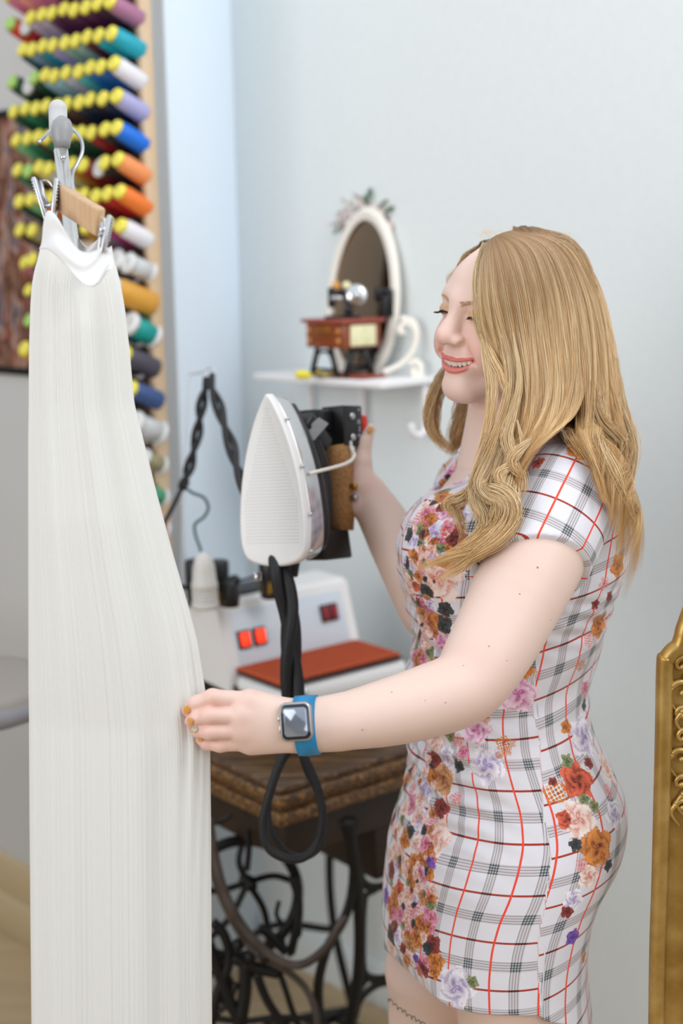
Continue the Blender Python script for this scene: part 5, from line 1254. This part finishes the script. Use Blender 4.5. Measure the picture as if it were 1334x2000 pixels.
b = MB(); _q = [vis_pt(x, y) for x, y in ((1059, 1975), (1064, 1850), (1066, 1750), (1065, 1660), (1062, 1600), (1059, 1520), (1056, 1450), (1050, 1370), (1046, 1300), (1046, 1250), (1047, 1200))]
b.tube(spline([p for p in _q if p is not None], 80), .0011, 6, flat=(nrm(-CF), .4)); b.build('side_seam', mat('white_seam', 'dcdae2', .6), person)
# ------------------------------------------------------------------ face details
def head_ev(q):      # body surface distance for points in head coordinates
    return BODY.ev(HC+HS*(q@HR.T))
def on_head(x, z, y0=.13, lift=0.):
    ys = np.linspace(y0, .02, 300); q = np.stack([np.full(300, x), ys, np.full(300, z)], 1); d = head_ev(q); i = np.argmax(d < 0); return HL(x, ys[i]+lift, z)
brown_hair = mat('light_brown_brow', 'd6ad8d', .7); lash = mat('black_lashes', '151011', .5)
for s in (-1, 1):
    b = MB(); RS = random.Random(3)
    for i in range(150):
        t = RS.random(); x = s*(.011+.033*t); z = .0385+.0045*math.sin(t*2.4)+RS.uniform(-.0034, .0034)*(1.1-t)
        p = on_head(x, z, lift=.0003); q = on_head(x+s*.0055, z+.0012*(1-1.6*t), lift=.0008); b.tube([p, (p+q)/2+HR[:, 1]*.0004, q], [.00016, .00022, .0001], 4)
    b.build('eyebrow', brown_hair, person)
    b = MB(); P = []
    for t in np.linspace(0, 1, 22):
        x = s*(.0185+.0275*t); z = .0205+.0030*math.sin(math.pi*min(1, t*1.05))-.0030*t*t; P.append(on_head(x, z, lift=.0004))
    b.tube(P, [.0004]+[.0010]*20+[.0005], 6)
    for i, t in enumerate(np.linspace(.12, 1, 24)):
        k = min(int(t*21), 21); p = P[k]; out = HR@np.array([s*(.25+.6*t), .9, -.42]); b.tube([p, p+out*.004, p+out*.0070+HR[:, 2]*.0014], [.00038, .0003, .0001], 4)
    b.build('eyelashes', lash, person)
b = MB()
for k, x in enumerate((-.0265, -.0205, -.0142, -.0083, -.0026+-.0012, .0038, .0083+.0005, .0145, .0205, .0265)):
    w = (.0040, .0040, .0040, .0036, .0046, .0046, .0036, .0040, .0040, .0040)[k]; yq = .0948-.0125*(x/.03)**2; zc = -.0432+.0048*(abs(x)/.03)**2
    hgt = (.0050, .0056, .0060, .0058, .0063, .0063, .0058, .0060, .0056, .0050)[k]; n = nrm((-2*.0125*x/.03**2*-1, 1, 0)); tx = nrm(np.cross(n, Z))
    b.sph(HL(x, yq, zc), np.array([w, .0030, hgt])*HS, n=9, ax=np.array([tx, n, [0, 0, 1]])@HR.T)
b.build('teeth', mat('teeth', 'ece6da', .25), person)

# ------------------------------------------------------------------ fingernails, tattoo, moles
mustard = mat('mustard_nail_polish', 'd99a4a', .25); glit = mat('glitter_nail_polish', '9b8468', .35, c2='d8c9b0', ns=900, cr=(.45, .55))
def nail(p, d, side, r, m, nm='fingernail'):
    n_ = normal(BODY.ev, p); d = nrm(d-n_*(d@n_)); s_ = np.cross(n_, d); b = MB(); b.sph(p+n_*.0002, (r*1.25, r*.78, .0012), n=9, ax=(d, s_, n_)); return b.build(nm, m, person)
for i, ((x, y), m) in enumerate(zip(((363, 1386), (369, 1409), (376, 1424), (389, 1444)), (mustard, mustard, glit, mustard))):
    p = surf_pt(x+2.5, y, 1.45, 1.7); P, r = FINGERS[i]; nail(p, P[3]-P[2], None, (.0056, .0054, .0050, .0042)[i], m)
p = surf_pt(722, 840, 1.95, 2.3); nail(p, at(726, 828, 2.1)-at(712, 862, 2.1), None, .0050, mustard)
b = MB()
for x, y, r in ((708, 1425, .0011), (765, 1352, .0008), (812, 1460, .0006), (806, 1857, .0013), (1050, 1108, .0013), (1015, 1160, .0009), (955, 1262, .0009), (990, 1290, .0007), (870, 1372, .0009), (905, 1300, .0007), (1075, 1210, .0008), (830, 1368, .0006)):
    p = surf_pt(x, y, 1.4, 2.2); n_ = normal(BODY.ev, p); b.sph(p, r, n=6)
b.build('mole', mat('mole_brown', 'c98d7a', .6), person)
b = MB(); pts = []
for i, t in enumerate(np.linspace(0, 1, 190)):
    x = 757+t*76; y = 1951+t*52+10*math.sin(t*3.0)*.4; ph = t*2*math.pi*8.5
    x += 2.2*math.cos(ph)*(.6+.4*math.sin(t*23)); y += (3.6+1.6*math.sin(t*31))*math.sin(ph)
    pts.append(surf_pt(x, y, 1.6, 2.3, lift=.0002))
b.tube(pts, .00055, 5); b.build('tattoo', mat('tattoo_ink', '3c4248', .6), person)

# ------------------------------------------------------------------ watch
def watch():
    c = surf_pt(580, 1408, 1.4, 1.8); axw = nrm(NA[7]-NA[8]); n_ = nrm(-CF+CX*-.10+CU*.05); up_ = nrm(np.cross(n_, axw)); up_ = up_ if up_[2] > 0 else -up_; axw = nrm(np.cross(up_, n_)); axw = axw if axw@CX > 0 else -axw
    root = empty('watch', (0, 0, 0), None, None); root.parent = person; root.location = (0, 0, 0); root.matrix_parent_inverse = Matrix.Translation(-Vector(person.location))
    wc = NA[8]*.86+NA[7]*.14
    n = 48; th = np.linspace(0, 2*np.pi, n, endpoint=False); V = []; prof = ((-.0115, .0004), (-.0115, .0022), (0, .0028), (.0115, .0022), (.0115, .0004))
    for s, o in prof:
        for t in th:
            d = math.cos(t)*n_+math.sin(t)*up_; q = wc+axw*s; rr = np.linspace(.012, .045, 90); dd = BODY.ev(q+np.outer(rr, d)); k = np.argmax(dd > 0); V.append(q+d*(rr[k]+o))
    f = [(i*n+j, i*n+(j+1) % n, (i+1)*n+(j+1) % n, (i+1)*n+j) for i in range(4) for j in range(n)]
    f += [(4*n+j, 4*n+(j+1) % n, (j+1) % n, j) for j in range(n)]
    blue = mat('blue_silicone', '1583b8', .45); b = MB(); b.add(V, f); st = b.build('strap', blue, root); st.matrix_parent_inverse = Matrix.Identity(4)
    cc = c+n_*.0062
    def rbox(cn, w, h, r, t, m, nm, bev=.002, par=root, mi=None):
        pts = []
        for k, (sx_, sy_) in enumerate(((1, 1), (-1, 1), (-1, -1), (1, -1))):
            for a in np.linspace(0, math.pi/2, 8): a2 = a+k*math.pi/2; pts.append((sx_*(w-r)+r*math.cos(a2), sy_*(h-r)+r*math.sin(a2)))
        V = []; nn2 = len(pts)
        for sc, z in ((1-bev/w, -t), (1, -t+bev), (1, t-bev), (1-bev/w*.9, t)): V += [cn+axw*(x*sc)+up_*(y*sc)+n_*z for x, y in pts]
        f = [(i*nn2+j, i*nn2+(j+1) % nn2, (i+1)*nn2+(j+1) % nn2, (i+1)*nn2+j) for i in range(3) for j in range(nn2)]+[tuple(range(nn2)), tuple(range(3*nn2, 4*nn2))]
        b = MB(); b.add(V, f); o = b.build(nm, m, root); o.matrix_parent_inverse = Matrix.Identity(4); return o
    H_ = HL_ = None
    rbox(cc, .0178, .0212, .0075, .0055, mat('silver_clear_case', 'b9b4b4', .2, .8), 'case')
    rbox(cc+n_*.0050, .0158, .0192, .0064, .0014, mat('black_glass', '20242c', .08), 'bezel', .0008)
    rbox(cc+n_*.0062, .0128, .0158, .0040, .0005, mat('reflective_screen', '8b94a3', .12, .5, c2='a9b0bb', ns=20), 'screen', .0003)
    b = MB(); b.lathe(cc-axw*.0178+up_*.004, -axw, [(0, .0030), (.0018, .0030), (.0022, .002)], 14); b.box(cc-axw*.0182-up_*.008, (axw, up_, n_), (.0008, .004, .0012), bev=.0004)
    o = b.build('crown_button', M['chrome'], root); o.matrix_parent_inverse = Matrix.Identity(4)
watch()

# ------------------------------------------------------------------ hair
RH = np.random.RandomState(11)
STR, RAD_, COL_, = [], [], []
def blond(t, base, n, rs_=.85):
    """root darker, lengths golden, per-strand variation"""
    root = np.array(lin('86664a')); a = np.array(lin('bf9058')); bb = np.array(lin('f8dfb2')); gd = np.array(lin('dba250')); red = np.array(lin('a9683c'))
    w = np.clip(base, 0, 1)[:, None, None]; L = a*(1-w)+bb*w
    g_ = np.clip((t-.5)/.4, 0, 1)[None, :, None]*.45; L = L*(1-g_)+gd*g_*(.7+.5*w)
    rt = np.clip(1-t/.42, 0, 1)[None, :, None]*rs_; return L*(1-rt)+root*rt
def emit(P, rad, tone, rough=0., rs_=.85):
    """P: (strands, points, 3)"""
    n, k, _ = P.shape; t = np.linspace(0, 1, k)
    if n > 1: P = push(P, np.broadcast_to((.006+.012*RH.rand(n, 1))*np.clip(t*6, .5, 1), (n, k)))
    STR.append(P); r = rad*(np.clip(t*12, .5, 1)*np.clip((1-t)*4, .12, 1)); RAD_.append(np.broadcast_to(r, (n, k))*RH.uniform(.8, 1.25, (n, 1)))
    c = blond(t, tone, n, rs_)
    if rough: 
        m = RH.rand(n) < rough; c[m] = c[m]*.45+np.array(lin('9c5f38'))*.55
    COL_.append(c)
def gp(pts, k=40):
    return spline([at(*p) for p in pts], k)
def wisp(path, n, spread, rad=.00026, k=40, wave=(0, 0), tone=(.2, .9), flat=.5, twist=1.0, taper=.6, red=0., jit=.002, rs_=.3):
    """a lock of n strands about a path; spread: radius at root, middle, tip"""
    P = path if isinstance(path, np.ndarray) else gp(path, k); k = len(P)
    if n > 1 and not isinstance(path, np.ndarray) and path[0][2] < 1.89: P = front_of(P, .011)
    t = np.linspace(0, 1, k); T = np.gradient(P, axis=0); T /= np.linalg.norm(T, axis=1)[:, None]
    Nn = np.cross(T, CF); Nn /= np.linalg.norm(Nn, axis=1)[:, None]+1e-9; Bn = np.cross(T, Nn)
    r = np.sqrt(RH.rand(n)); a = RH.rand(n)*2*np.pi; R_ = np.interp(t, [0, .5, 1], spread)
    aa = a[:, None]+twist*t[None]; cl = 1+.25*np.sin(3*t[None]*2*np.pi*RH.uniform(.4, 1, (n, 1))+a[:, None]*3)*r[:, None]
    x = r[:, None]*np.cos(aa)*R_*cl; y = r[:, None]*np.sin(aa)*R_*flat*cl
    S = P[None]+x[..., None]*Nn+y[..., None]*Bn
    if wave[0]: S = S+(wave[0]*np.sin(t*wave[1]*2*np.pi+1)[None]*t)[..., None]*Nn
    ph = RH.rand(n, 1)*6.28; S = S+(jit*t*np.sin(t*RH.uniform(6, 14, (n, 1))+ph))[..., None]*Nn+(jit*t*np.cos(t*RH.uniform(5, 12, (n, 1))+ph*2))[..., None]*Bn
    # strands end at different lengths
    L = 1-RH.rand(n)**2*(1-taper)*.8
    u = np.linspace(0, 1, k)[None]*L[:, None]*(k-1); i0 = np.clip(u.astype(int), 0, k-2); fr = (u-i0)[..., None]; ii = np.arange(n)[:, None]; S = S[ii, i0]*(1-fr)+S[ii, i0+1]*fr
    emit(S, rad, RH.uniform(tone[0], tone[1], n), red, rs_)
# collision shape for hair
CL = Shape(); A_ = HR.T
for c_, r_ in (((0, -.020, .040), (.076, .099, .088)), ((0, .022, -.012), (.065, .066, .078)), ((0, .040, .046), (.056, .045, .047))): CL.ell(HL(*c_), np.array(r_)*HS, A_, k=.02)
CL.add(torso_fn(.006), TMID, TRAD, 'u', .03); CL.cone(HL(0, -.030, -.035), at(1008, 880, 1.925), .052, .058, k=.02)
CL.cone(at(1010, 905, 1.91), NA[0], .052, .058, k=.05); CL.cone(at(1010, 905, 1.94), FA[0], .052, .056, k=.05); CL.chain(NA[:3], [q+.008 for q in NR[:3]], k=.012); bust(CL, .006)
CL.cone(HL(-.06, .01, -.04), HL(-.016, .072, -.083), .014*HS, .012*HS, k=.02)
def push(P, m):
    sh = P.shape; Q = P.reshape(-1, 3).copy(); mm = np.broadcast_to(m, sh[:-1]).reshape(-1)
    for _ in range(2):
        d = CL.ev(Q); ix = np.where(d < mm)[0]
        if not len(ix): break
        q = Q[ix]; e = .002; g = np.stack([CL.ev(q+np.eye(3)[i]*e)-CL.ev(q-np.eye(3)[i]*e) for i in range(3)], 1); g /= np.linalg.norm(g, axis=1)[:, None]+1e-9
        Q[ix] = q+g*(mm[ix]-d[ix])[:, None]
    return Q.reshape(sh)
def front_of(P, m):      # bring a guide point out along its own sight line until it clears the body
    out = P.copy()
    for i, p in enumerate(P):
        dr = nrm(p-CC); L = np.linalg.norm(p-CC); ss = np.linspace(L-.16, L+.0, 60); d = CL.ev(CC+np.outer(ss, dr)); bad = np.where(d < m)[0]
        if len(bad) and d[-1] < m: out[i] = CC+dr*ss[max(bad[0]-1, 0)]
    k = np.array([.25, .5, .25])
    for _ in range(3): out[1:-1] = k[0]*out[:-2]+k[1]*out[1:-1]+k[2]*out[2:]
    return out
# near side sheet: guides from the parting down, front edge to the back of the head
G_ = [
 [(948, 478, 1.86), (937, 520, 1.835), (934, 575, 1.82), (940, 635, 1.805), (962, 695, 1.79), (986, 755, 1.775), (992, 810, 1.765), (975, 870, 1.755), (952, 925, 1.745), (950, 960, 1.735)],
 [(958, 466, 1.87), (955, 510, 1.83), (962, 580, 1.80), (978, 650, 1.785), (1000, 720, 1.77), (1008, 790, 1.76), (995, 850, 1.75), (975, 905, 1.74), (968, 950, 1.73), (985, 985, 1.72)],
 [(968, 460, 1.875), (990, 495, 1.82), (1008, 570, 1.785), (1020, 650, 1.77), (1030, 730, 1.76), (1030, 800, 1.75), (1015, 860, 1.735), (1000, 915, 1.725), (1000, 955, 1.715), (1003, 985, 1.71)],
 [(980, 455, 1.88), (1030, 485, 1.82), (1055, 565, 1.78), (1066, 650, 1.765), (1075, 735, 1.755), (1070, 800, 1.74), (1050, 845, 1.725), (1028, 885, 1.715), (1010, 925, 1.71), (1005, 965, 1.705)],
 [(990, 452, 1.885), (1062, 478, 1.83), (1098, 560, 1.785), (1112, 650, 1.77), (1120, 735, 1.76), (1110, 795, 1.745), (1092, 832, 1.73), (1064, 862, 1.72), (1035, 892, 1.712), (1012, 935, 1.70)],
 [(1000, 450, 1.89), (1090, 473, 1.845), (1135, 550, 1.80), (1155, 640, 1.785), (1162, 730, 1.78), (1160, 800, 1.775), (1150, 850, 1.775), (1155, 890, 1.78), (1170, 935, 1.79), (1185, 985, 1.80)],
 [(1006, 449, 1.90), (1105, 470, 1.875), (1155, 540, 1.84), (1180, 620, 1.83), (1192, 705, 1.83), (1203, 780, 1.83), (1215, 840, 1.83), (1212, 900, 1.83), (1210, 970, 1.83), (1205, 1060, 1.83)],
 [(1010, 448, 1.92), (1108, 466, 1.93), (1162, 535, 1.92), (1190, 615, 1.90), (1204, 700, 1.89), (1215, 775, 1.88), (1233, 850, 1.87), (1224, 925, 1.87), (1232, 1000, 1.87), (1215, 1140, 1.87)],
 [(1005, 449, 1.97), (1090, 462, 1.99), (1145, 530, 2.0), (1180, 615, 1.99), (1196, 700, 1.97), (1205, 780, 1.95), (1215, 850, 1.94), (1208, 920, 1.93), (1205, 990, 1.93), (1200, 1090, 1.93)]]
KP = 46
GS = np.array([gp(g, KP) if i > 7 else front_of(gp(g, KP), .020) for i, g in enumerate(G_)]); ng = len(GS)
def sheet(n, s0, s1, depth, rad, tone, red=.0, clump=0, cut=1.0):
    s = RH.uniform(s0, s1, n)
    if clump:
        cs = (np.floor(s*clump)+.5)/clump; pull = np.linspace(0, 1, KP)[None]**1.5*RH.uniform(.25, .75, (n, 1))
        s_t = s[:, None]*(1-pull)+cs[:, None]*pull
    else: s_t = np.repeat(s[:, None], KP, 1)
    s_t = np.clip(s_t, 0, ng-1.001); i = s_t.astype(int); f = (s_t-i)[..., None]; kk = np.arange(KP)[None]
    tt = np.linspace(0, 1, KP)[None, :, None]; f = np.where((i == 4)[..., None], f+(np.round(f)-f)*np.clip((tt[0]*0+np.linspace(0, 1, KP)[None, :, None]-.50)/.22, 0, 1), f)
    P = GS[i, kk]*(1-f)+GS[i+1, kk]*f
    # inwards offset
    head = HL(0, -.01, .02); dirn = P-head; dirn[..., 2] *= .3; dirn /= np.linalg.norm(dirn, axis=2)[..., None]
    t = np.linspace(0, 1, KP)[None]
    dp = RH.uniform(0, depth, (n, 1))*np.clip(t*4, .15, 1)
    P = P-dirn*dp[..., None]
    ph = cs[:, None]*7 if clump else RH.rand(n, 1)*6.28
    P = P+(.0035*np.sin(t*15+ph)*t*np.clip(t*2, 0, 1))[..., None]*CX+(.0035*np.cos(t*13+ph*1.7)*t)[..., None]*CF
    P = P+(RH.normal(0, .0012, (n, 1))*np.sin(t*RH.uniform(5, 11, (n, 1))+ph)*np.clip(t*3, 0, 1))[..., None]*CX
    L = cut-RH.rand(n)**2*.32; u = np.linspace(0, 1, KP)[None]*L[:, None]*(KP-1); i0 = np.clip(u.astype(int), 0, KP-2); fr = (u-i0)[..., None]; ii = np.arange(n)[:, None]; P = P[ii, i0]*(1-fr)+P[ii, i0+1]*fr
    tone_ = RH.uniform(tone[0], tone[1], n)
    if clump: tone_ = np.clip(tone_*.6+.4*(.5+.5*np.sin(cs*13.7)), 0, 1)
    emit(P, rad, tone_, red)
sheet(5200, 0, ng-1, .016, .00027, (.0, .65), .10, clump=9)
sheet(3000, 0, ng-1, .004, .00021, (.1, 1.0), .05, clump=14)
sheet(600, .0, 1.2, .006, .00030, (.5, 1.0), .0, clump=6)
# crown cap on the far side of the parting
capf = []
for j in range(900):
    a = RH.rand(); px, py, D0 = 944+66*a, 482-34*a**.6, 1.862+.05*a
    b_ = RH.rand()
    capf.append(spline([at(px, py, D0), at(px-22+12*a+b_*6, py+4+14*(1-a), D0+.03), at(912+60*a, 500+10*b_, D0+.085), at(900+70*a, 560+20*b_, D0+.13), at(905+60*a, 640, D0+.14), at(905+50*a, 730, D0+.14)], KP))
emit(np.array(capf), .00034, RH.uniform(.1, .8, 900), .05)
# front edge locks framing the face
wisp([(948, 476, 1.855), (934, 520, 1.825), (932, 580, 1.805), (938, 640, 1.79), (958, 695, 1.775), (985, 745, 1.765), (1002, 800, 1.755), (1000, 850, 1.745)], 170, (.004, .006, .005), tone=(.6, 1.0))
wisp([(946, 480, 1.855), (935, 545, 1.81), (942, 625, 1.79), (952, 700, 1.775), (962, 760, 1.765), (955, 830, 1.755), (940, 890, 1.745), (928, 950, 1.735), (940, 985, 1.725)], 170, (.004, .007, .006), tone=(.5, 1.0))
wisp([(960, 470, 1.86), (965, 560, 1.79), (985, 660, 1.775), (1000, 740, 1.765), (985, 820, 1.75), (960, 880, 1.74), (948, 940, 1.73), (965, 985, 1.715)], 160, (.004, .009, .007), tone=(.3, .9))
wisp([(1000, 640, 1.77), (1015, 740, 1.755), (1000, 810, 1.745), (990, 860, 1.735), (1010, 905, 1.72), (1022, 945, 1.705), (1008, 985, 1.70)], 130, (.0008, .008, .005), tone=(.4, 1.0))
# the big curl over the chest: down, round to the right and back to the left tip
CUR = [[(972, 860, 1.745), (950, 915, 1.735), (940, 950, 1.72), (960, 968, 1.70), (985, 975, 1.69), (998, 1000, 1.69), (985, 1035, 1.70), (950, 1065, 1.71), (900, 1082, 1.715), (855, 1095, 1.715), (805, 1115, 1.715)],
       [(985, 870, 1.74), (960, 930, 1.73), (950, 955, 1.715), (975, 960, 1.695), (1000, 985, 1.685), (998, 1025, 1.69), (970, 1060, 1.70), (925, 1090, 1.71), (890, 1115, 1.715), (850, 1135, 1.715)],
       [(965, 850, 1.75), (942, 910, 1.74), (928, 955, 1.73), (935, 985, 1.715), (950, 1010, 1.71), (945, 1040, 1.71), (915, 1065, 1.715), (880, 1085, 1.72), (845, 1100, 1.725)],
       [(990, 880, 1.735), (975, 930, 1.725), (968, 960, 1.705), (980, 990, 1.695), (975, 1025, 1.70), (945, 1055, 1.71), (905, 1085, 1.715), (868, 1120, 1.715)],
       [(1005, 880, 1.73), (995, 920, 1.72), (992, 955, 1.70), (997, 990, 1.69), (985, 1030, 1.695), (955, 1060, 1.705), (915, 1090, 1.71)]]
for c_ in CUR: wisp(c_, 230, (.010, .012, .0035), rad=.00032, tone=(.25, 1.0), flat=.55, twist=2.0, jit=.0015)
wisp([(960, 880, 1.745), (930, 940, 1.735), (905, 975, 1.74), (880, 985, 1.75), (893, 1005, 1.745), (905, 1040, 1.735), (895, 1075, 1.73)], 90, (.006, .009, .004), tone=(.2, .7))
wisp([(955, 900, 1.74), (925, 950, 1.74), (885, 975, 1.75), (870, 990, 1.76), (890, 1000, 1.75), (912, 1020, 1.74)], 60, (.005, .006, .003), tone=(.2, .8))
# small curls behind the front locks
wisp([(1010, 820, 1.74), (1020, 870, 1.73), (1005, 905, 1.715), (975, 925, 1.705), (985, 950, 1.70), (1010, 962, 1.70)], 90, (.0008, .006, .004), tone=(.5, 1.0))
wisp([(1060, 800, 1.745), (1045, 850, 1.73), (1015, 880, 1.715), (1000, 900, 1.71), (1010, 920, 1.705), (1030, 930, 1.70)], 90, (.0008, .007, .004), tone=(.3, .9))
# far side locks beyond the face and neck
wisp([(905, 640, 1.97), (890, 700, 1.97), (862, 735, 1.96), (842, 780, 1.95), (836, 820, 1.945), (850, 855, 1.94), (886, 880, 1.94)], 150, (.004, .007, .003), tone=(.2, .8), jit=.004)
wisp([(905, 660, 1.98), (875, 730, 1.97), (852, 790, 1.96), (850, 840, 1.95), (868, 870, 1.94), (888, 882, 1.94)], 130, (.004, .008, .003), tone=(.2, .7), jit=.004)
for dx in (0, 14, 28, 40): wisp([(925+dx*.5, 660, 2.0), (912+dx, 760, 2.0), (900+dx, 815, 1.985), (890+dx*.8, 860, 1.97), (900+dx*.7, 905, 1.96)], 170, (.010, .013, .007), tone=(.1, .7), red=.1)
# tendrils down the back
wisp([(1195, 700, 1.88), (1210, 790, 1.86), (1236, 860, 1.85), (1228, 920, 1.85), (1222, 960, 1.85), (1243, 1005, 1.85), (1235, 1050, 1.85), (1222, 1090, 1.86)], 110, (.008, .010, .004), tone=(.3, 1.0), jit=.004)
wisp([(1185, 720, 1.92), (1205, 820, 1.90), (1205, 900, 1.90), (1225, 980, 1.90), (1222, 1060, 1.90), (1216, 1170, 1.90)], 120, (.010, .012, .005), tone=(.3, .9), jit=.004)
wisp([(1170, 760, 1.80), (1160, 830, 1.79), (1178, 890, 1.785), (1205, 950, 1.80), (1228, 1010, 1.82), (1232, 1040, 1.83)], 70, (.010, .010, .002), tone=(.5, 1.0), jit=.005)
wisp([(1150, 740, 1.79), (1170, 820, 1.78), (1215, 870, 1.81), (1200, 930, 1.82), (1190, 960, 1.82)], 110, (.010, .014, .008), tone=(.1, .7), red=.15)
for dx in range(6): wisp([(1060+dx*18, 560, 1.86), (1075+dx*18, 680, 1.85), (1085+dx*16, 770, 1.84), (1105+dx*13, 830, 1.83), (1135+dx*12, 875, 1.83), (1172+dx*9, 930, 1.84)], 170, (.010, .014, .010), tone=(0, .5), red=.1, jit=.004)
# loose fine hairs
for i in range(60):
    x0 = RH.uniform(930, 1120); y0 = 452+abs(x0-1010)*.10; wisp(gp([(x0, y0+6, 1.88), (x0+RH.uniform(-30, 10), y0-RH.uniform(2, 9), 1.88), (x0+RH.uniform(-60, 60), y0+RH.uniform(-5, 25), 1.87)], 16), 1, (.001, .001, .001), rad=.00014, k=16, tone=(.6, 1.0))
for i in range(46):
    a = RH.rand(); wisp(gp([(925-a*10, 500+a*20, 1.93), (893-a*18+RH.normal(0, 4), 530+a*10, 1.94), (880-a*6+RH.normal(0, 5), 560+RH.uniform(-15, 25), 1.94), (885+RH.normal(0, 8), 590+RH.uniform(-20, 15), 1.94)], 20), 1, (.001, .001, .001), rad=.00013, k=20, tone=(.6, 1.0))
wisp([(934, 484, 1.90), (908, 502, 1.945), (893, 535, 1.965), (884, 575, 1.97)], 130, (.004, .004, .003), rad=.0003, tone=(.2, .8), jit=.001)
for i in range(70):
    y0 = RH.uniform(480, 800); xe = np.interp(y0, [480, 560, 620, 700, 800], [1125, 1172, 1190, 1202, 1218]); wisp(gp([(xe-8, y0, 1.9), (xe+RH.uniform(2, 12), y0+40, 1.9), (xe+RH.uniform(-5, 22), y0+RH.uniform(60, 130), 1.9)], 16), 1, (.001, .001, .001), rad=.00013, k=16, tone=(.6, 1.0))
for i in range(80):
    x0 = RH.uniform(1100, 1235); y0 = RH.uniform(820, 960); wisp(gp([(x0, y0, 1.80), (x0+RH.uniform(-25, 25), y0+40, 1.79), (x0+RH.uniform(-40, 40), y0+RH.uniform(60, 140), 1.79)], 16), 1, (.001, .001, .001), rad=.00016, k=16, tone=(.5, 1.0))
# solid core under the strands so no scalp shows
core = Shape()
A = HR.T
core.ell(HL(0, -.024, .042), np.array([.0775, .099, .0885])*HS, A, k=.01)
def back_of_hairline(P):
    q = to_head(P); return q[:, 1]-(.052-.030*np.clip((.075-q[:, 2])/.12, 0, 1.6)+.10*np.clip(q[:, 2]-.085, 0, 1))
for g, rr in ((1, .014), (2, .018), (3, .020), (4, .020), (5, .020), (6, .020), (7, .018), (8, .018)):
    P = GS[g]; hd = HL(0, -.01, .0); n_ = 9; ids = np.linspace(4, (KP-1)*(.74 if g != 5 else .62), n_).astype(int); pts = []
    for k in ids:
        d_ = P[k]-hd; d_[2] *= .3; pts.append(P[k]-nrm(d_)*(rr+.022))
    core.chain(pts, [rr*.8]+[rr]*(n_-3)+[rr*.7, rr*.35], k=.010)
core.chain([HL(.02, -.04, .0), at(1085, 740, 1.93), at(1130, 800, 1.92)], [.055, .045, .03], k=.02)
core.chain([at(1000, 880, 1.76), at(962, 950, 1.745), at(972, 1010, 1.715), at(930, 1065, 1.722), at(880, 1095, 1.725)], [.010, .012, .012, .009, .003], k=.01)
def core_ev(P, c=None, rad=0):
    d = core.ev(P, c, rad); q = to_head(P); face = np.where((q[:, 2] > -.14), (q[:, 1]-(.040+.030*np.clip((q[:, 2]-.05)/.05, 0, 1)))*HS, -1.)
    face = np.where(np.abs(q[:, 0]) < .072, face, -.05)
    return smax(d, np.minimum(face, .2), .006)
CV, CFc = surface(core_ev, HC-np.array([.16, .22, .40]), HC+np.array([.30, .22, .16]), .0035, relax=2)
# strands to triangles tubes
def strands_mesh():
    VV, FF, CC_ = [], [], []; n0 = 0; ns = 0
    for P, r, c in zip(STR, RAD_, COL_):
        n, k, _ = P.shape; ns += n; T = np.gradient(P, axis=1); T /= np.linalg.norm(T, axis=2)[..., None]+1e-12
        N_ = np.cross(T, CF); N_ /= np.linalg.norm(N_, axis=2)[..., None]+1e-9; B_ = np.cross(T, N_)
        th = np.array([0, 2.094, 4.189])+.5; V = P[:, :, None]+r[:, :, None, None]*(np.cos(th)[None, None, :, None]*N_[:, :, None]+np.sin(th)[None, None, :, None]*B_[:, :, None])
        idx = np.arange(n*k*3).reshape(n, k, 3)+n0; nx = np.roll(idx, -1, 2)
        F_ = np.stack([idx[:, :-1], nx[:, :-1], nx[:, 1:], idx[:, 1:]], -1).reshape(-1, 4)
        VV.append(V.reshape(-1, 3)); FF.append(F_); CC_.append(np.repeat(c[:, :, None], 3, 2).reshape(-1, 3)); n0 += n*k*3
    print('strands', ns); return np.concatenate(VV), np.concatenate(FF), np.concatenate(CC_)
HV, HF, HCOL = strands_mesh()
cc_ = np.tile(np.array(lin('8a6236')), (len(CV), 1)); HF2 = CFc+len(HV); HV = np.vstack([HV, CV]); HCOL = np.vstack([HCOL, cc_]); HF = np.vstack([HF, HF2])
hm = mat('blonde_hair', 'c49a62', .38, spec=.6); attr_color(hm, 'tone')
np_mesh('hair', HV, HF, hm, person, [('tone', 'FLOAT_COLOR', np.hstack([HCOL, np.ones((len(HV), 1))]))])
